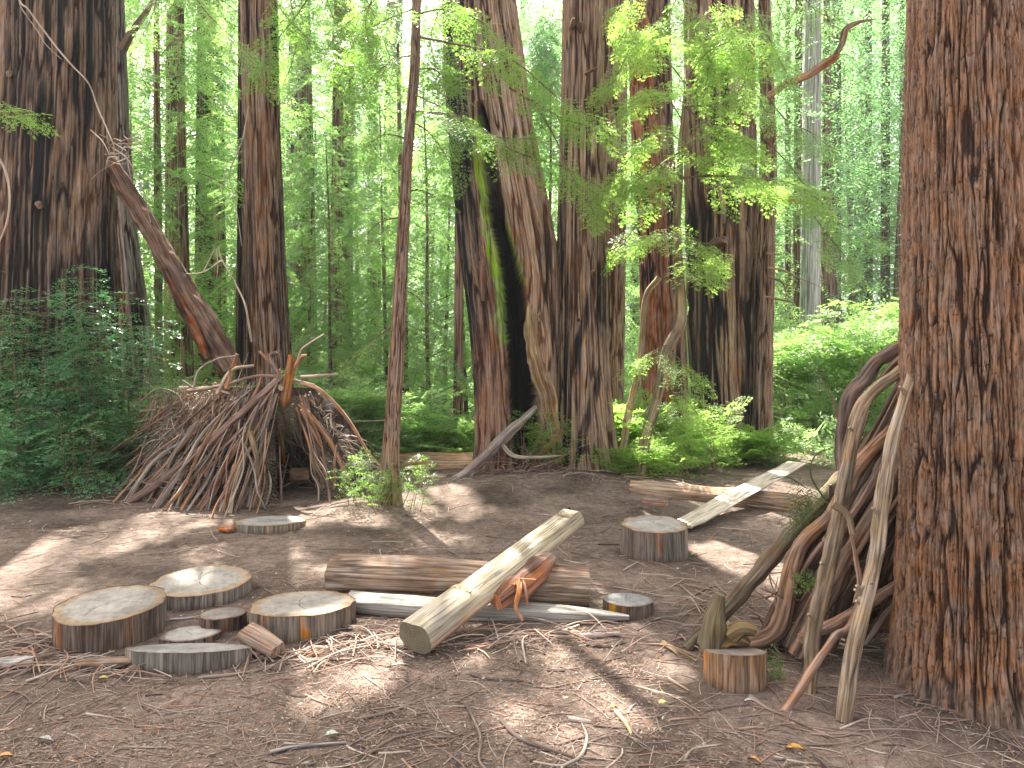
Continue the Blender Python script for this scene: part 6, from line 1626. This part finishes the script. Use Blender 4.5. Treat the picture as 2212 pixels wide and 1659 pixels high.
# ------------------------------------------------------------------ unseen crowns for the big trees, placed to shade the clearing, gapped for sun patches
PATCH = [(240, 1155, .20), (170, 1158, .14), (310, 1152, .14), (195, 1108, .12), (960, 1080, .2), (905, 1088, .16), (1010, 1090, .2), (930, 1108, .16), (985, 1108, .15), (690, 1114, .12), (740, 1100, .14), (790, 1088, .1), (650, 1126, .10),
         (705, 1450, .15), (738, 1447, .10), (672, 1452, .10), (945, 1172, .12), (600, 1124, .11), (566, 1124, .09), (1455, 1128, .12), (1430, 1120, .09), (1530, 1192, .13), (1565, 1205, .1), (1340, 1108, .1),
         (440, 1195, .09), (20, 1275, .2), (60, 1300, .12), (1250, 1560, .10), (1330, 1520, .07), (1700, 1160, .12), (1640, 1100, .2), (1560, 1075, .2), (1480, 1062, .2), (1620, 1240, .08), (1420, 1075, .12), (1910, 1470, .08), (590, 1180, .08),
         (1300, 1150, .08), (1180, 1560, .06), (1450, 1240, .09)]
PZ = []
for (u, v, r) in PATCH:
    p = G(u, v)
    if (u, v) in ((600, 1124), (566, 1124)): p[2] = .06
    PZ.append((p, r))
PZ.append((P(1450, 1060, 7.9), .2)); PZ.append((P(1550, 1070, 7.7), .2)); PZ.append((P(1600, 1060, 7.7), .2)); PZ.append((P(1455, 1128, 5.8), .13)); PZ.append((P(1690, 1015, 8.6), .12))
for (u, v, Y, r) in ((450, 860, 8.0, .25), (380, 900, 8.0, .2), (520, 830, 8.1, .12), (760, 990, 8.1, .2), (730, 920, 8.2, .15), (300, 960, 8.3, .3), (260, 990, 8.3, .2), (950, 1000, 9.8, .25), (880, 1000, 9.9, .25), (850, 250, 7.6, .1),
                     (1250, 380, 6.9, .3), (1150, 300, 6.9, .2), (1050, 20, 9, .3), (1270, 800, 9, .1), (400, 660, 9.1, .15), (200, 560, 7.4, .2), (260, 640, 7.6, .3), (120, 620, 7.2, .15), (1290, 700, 9.1, .1)):
    PZ.append((P(u, v, Y), r))
for (u, v, Y, r) in ((1400, 380, 8.7, .45), (1420, 300, 8.8, .4), (1400, 500, 8.8, .3), (1560, 200, 9.0, .4), (1500, 90, 9.0, .5), (1600, 320, 8.8, .35), (1700, 420, 9.6, .4), (1780, 470, 9.5, .35), (1340, 90, 9.0, .3), (1460, 900, 9.4, .5), (1400, 960, 9.6, .4),
                     (1490, 620, 8.8, .3), (1560, 960, 9.8, .3), (770, 80, 7.3, .3), (960, 60, 7.4, .3), (1180, 220, 6.9, .3), (920, 1000, 10.0, .4), (560, 130, 8.5, .3), (1480, 1000, 9.8, .5), (1050, 120, 7.1, .3), (840, 1060, 7.4, .3), (350, 880, 8.2, .3), (560, 900, 7.9, .15)):
    PZ.append((P(u, v, Y), r))
def shade_canopy(root, cx, cy, z0, z1, rad, n, seed):
    rg = np.random.default_rng(seed)
    q = rg.normal(0, .55, (n, 2)); q *= np.minimum(1, 1.1 / (np.linalg.norm(q, axis=1)[:, None] + 1e-6)) 
    p = np.stack([cx + q[:, 0] * rad, cy + q[:, 1] * rad, rg.uniform(z0, z1, n)], -1)
    gx, gy = p[:, 0] - p[:, 2] * S[0] / S[2], p[:, 1] - p[:, 2] * S[1] / S[2]
    keep = (gy < 9.7 + .8 * noise(gx * .6, 0, 0, 3)) & (gy > 1.0) & (gx > -4.3 + .6 * noise(gy * .7, 0, 0, 4) - .5 * (gy < 6.5))
    for (g, r) in PZ:
        d = p - g; t = d @ S; perp = np.linalg.norm(d - t[:, None] * S, axis=1)
        keep &= perp > r * 1.3 + .27
    p = p[keep]; n = len(p)
    an = rg.uniform(0, 2 * np.pi, n); L = rg.uniform(.28, .5, n); w = L * .27
    d = np.stack([np.cos(an), np.sin(an), rg.normal(0, .4, n)], -1) * L[:, None]
    s_ = np.stack([-np.sin(an), np.cos(an), rg.normal(0, .5, n)], -1) * w[:, None]
    b_ = p - d * .5
    V_ = np.stack([b_, b_ + .5 * d + s_, b_ + d, b_ + .5 * d - s_], 1)
    a = Acc(); a.add(V_.reshape(-1, 3), np.arange(4 * n).reshape(-1, 4), m=1)
    for i in range(16):
        an = rg.uniform(0, 6.28); z = rg.uniform(z0, z1)
        e = np.array([cx + math.cos(an) * rad * .8, cy + math.sin(an) * rad * .8, z])
        tube(a, [(root.location[0], root.location[1], z - .3), ((root.location[0] + e[0]) / 2, (root.location[1] + e[1]) / 2, z + .2), e], .07, .02, segs=5, n=8, col=(.16, .11, .08), cap=False)
    build_at(a, 'crown', [M_WOOD, M_LEAF_TEAL], root, smooth=False)  # off-frame leaf mass added to block the sun, with gaps kept open
Z0, Z1 = 12.6, 16.5
shade_canopy(split_tree, -1.8, 12.5, Z0, Z1, 4.2, 15000, 1)
shade_canopy(right_tree, 1.8, 12.2, Z0, Z1, 4.2, 15000, 2)
shade_canopy(cl_tree, 1.5, 15.5, Z0, Z1, 4.4, 14000, 3)
shade_canopy(left_tree, -5.6, 13.0, Z0, Z1, 4.4, 15000, 4)
shade_canopy(side_tree, 3.6, 14.0, Z0, Z1, 4.2, 13000, 5)
shade_canopy(near_tree, .6, 10.4, 13.2, Z1, 3.6, 9000, 6)
shade_canopy(shelter_tree, -3.4, 16.0, Z0, Z1, 4.2, 14000, 7)

# ------------------------------------------------------------------ haze
def haze(dens):
    m, N, L = new_mat('haze'); N.remove(N['Principled BSDF'])
    v = N.new('ShaderNodeVolumePrincipled'); v.inputs['Color'].default_value = (.93, .96, .96, 1); v.inputs['Density'].default_value = dens
    v.inputs['Anisotropy'].default_value = .35
    L.new(v.outputs[0], N['Material Output'].inputs['Volume'])
    a = Acc(); x, y0, y1, z0, z1 = 420, -60, 420, -4, 64
    vv = [(sx, sy, sz) for sz in (z0, z1) for sy in (y0, y1) for sx in (-x, x)]
    a.add(vv, [(0, 2, 3, 1), (4, 5, 7, 6), (0, 1, 5, 4), (1, 3, 7, 5), (3, 2, 6, 7), (2, 0, 4, 6)])
    tag(a.build('haze', m, None, smooth=False, attrs=False), kind='stuff')
haze(.0010)
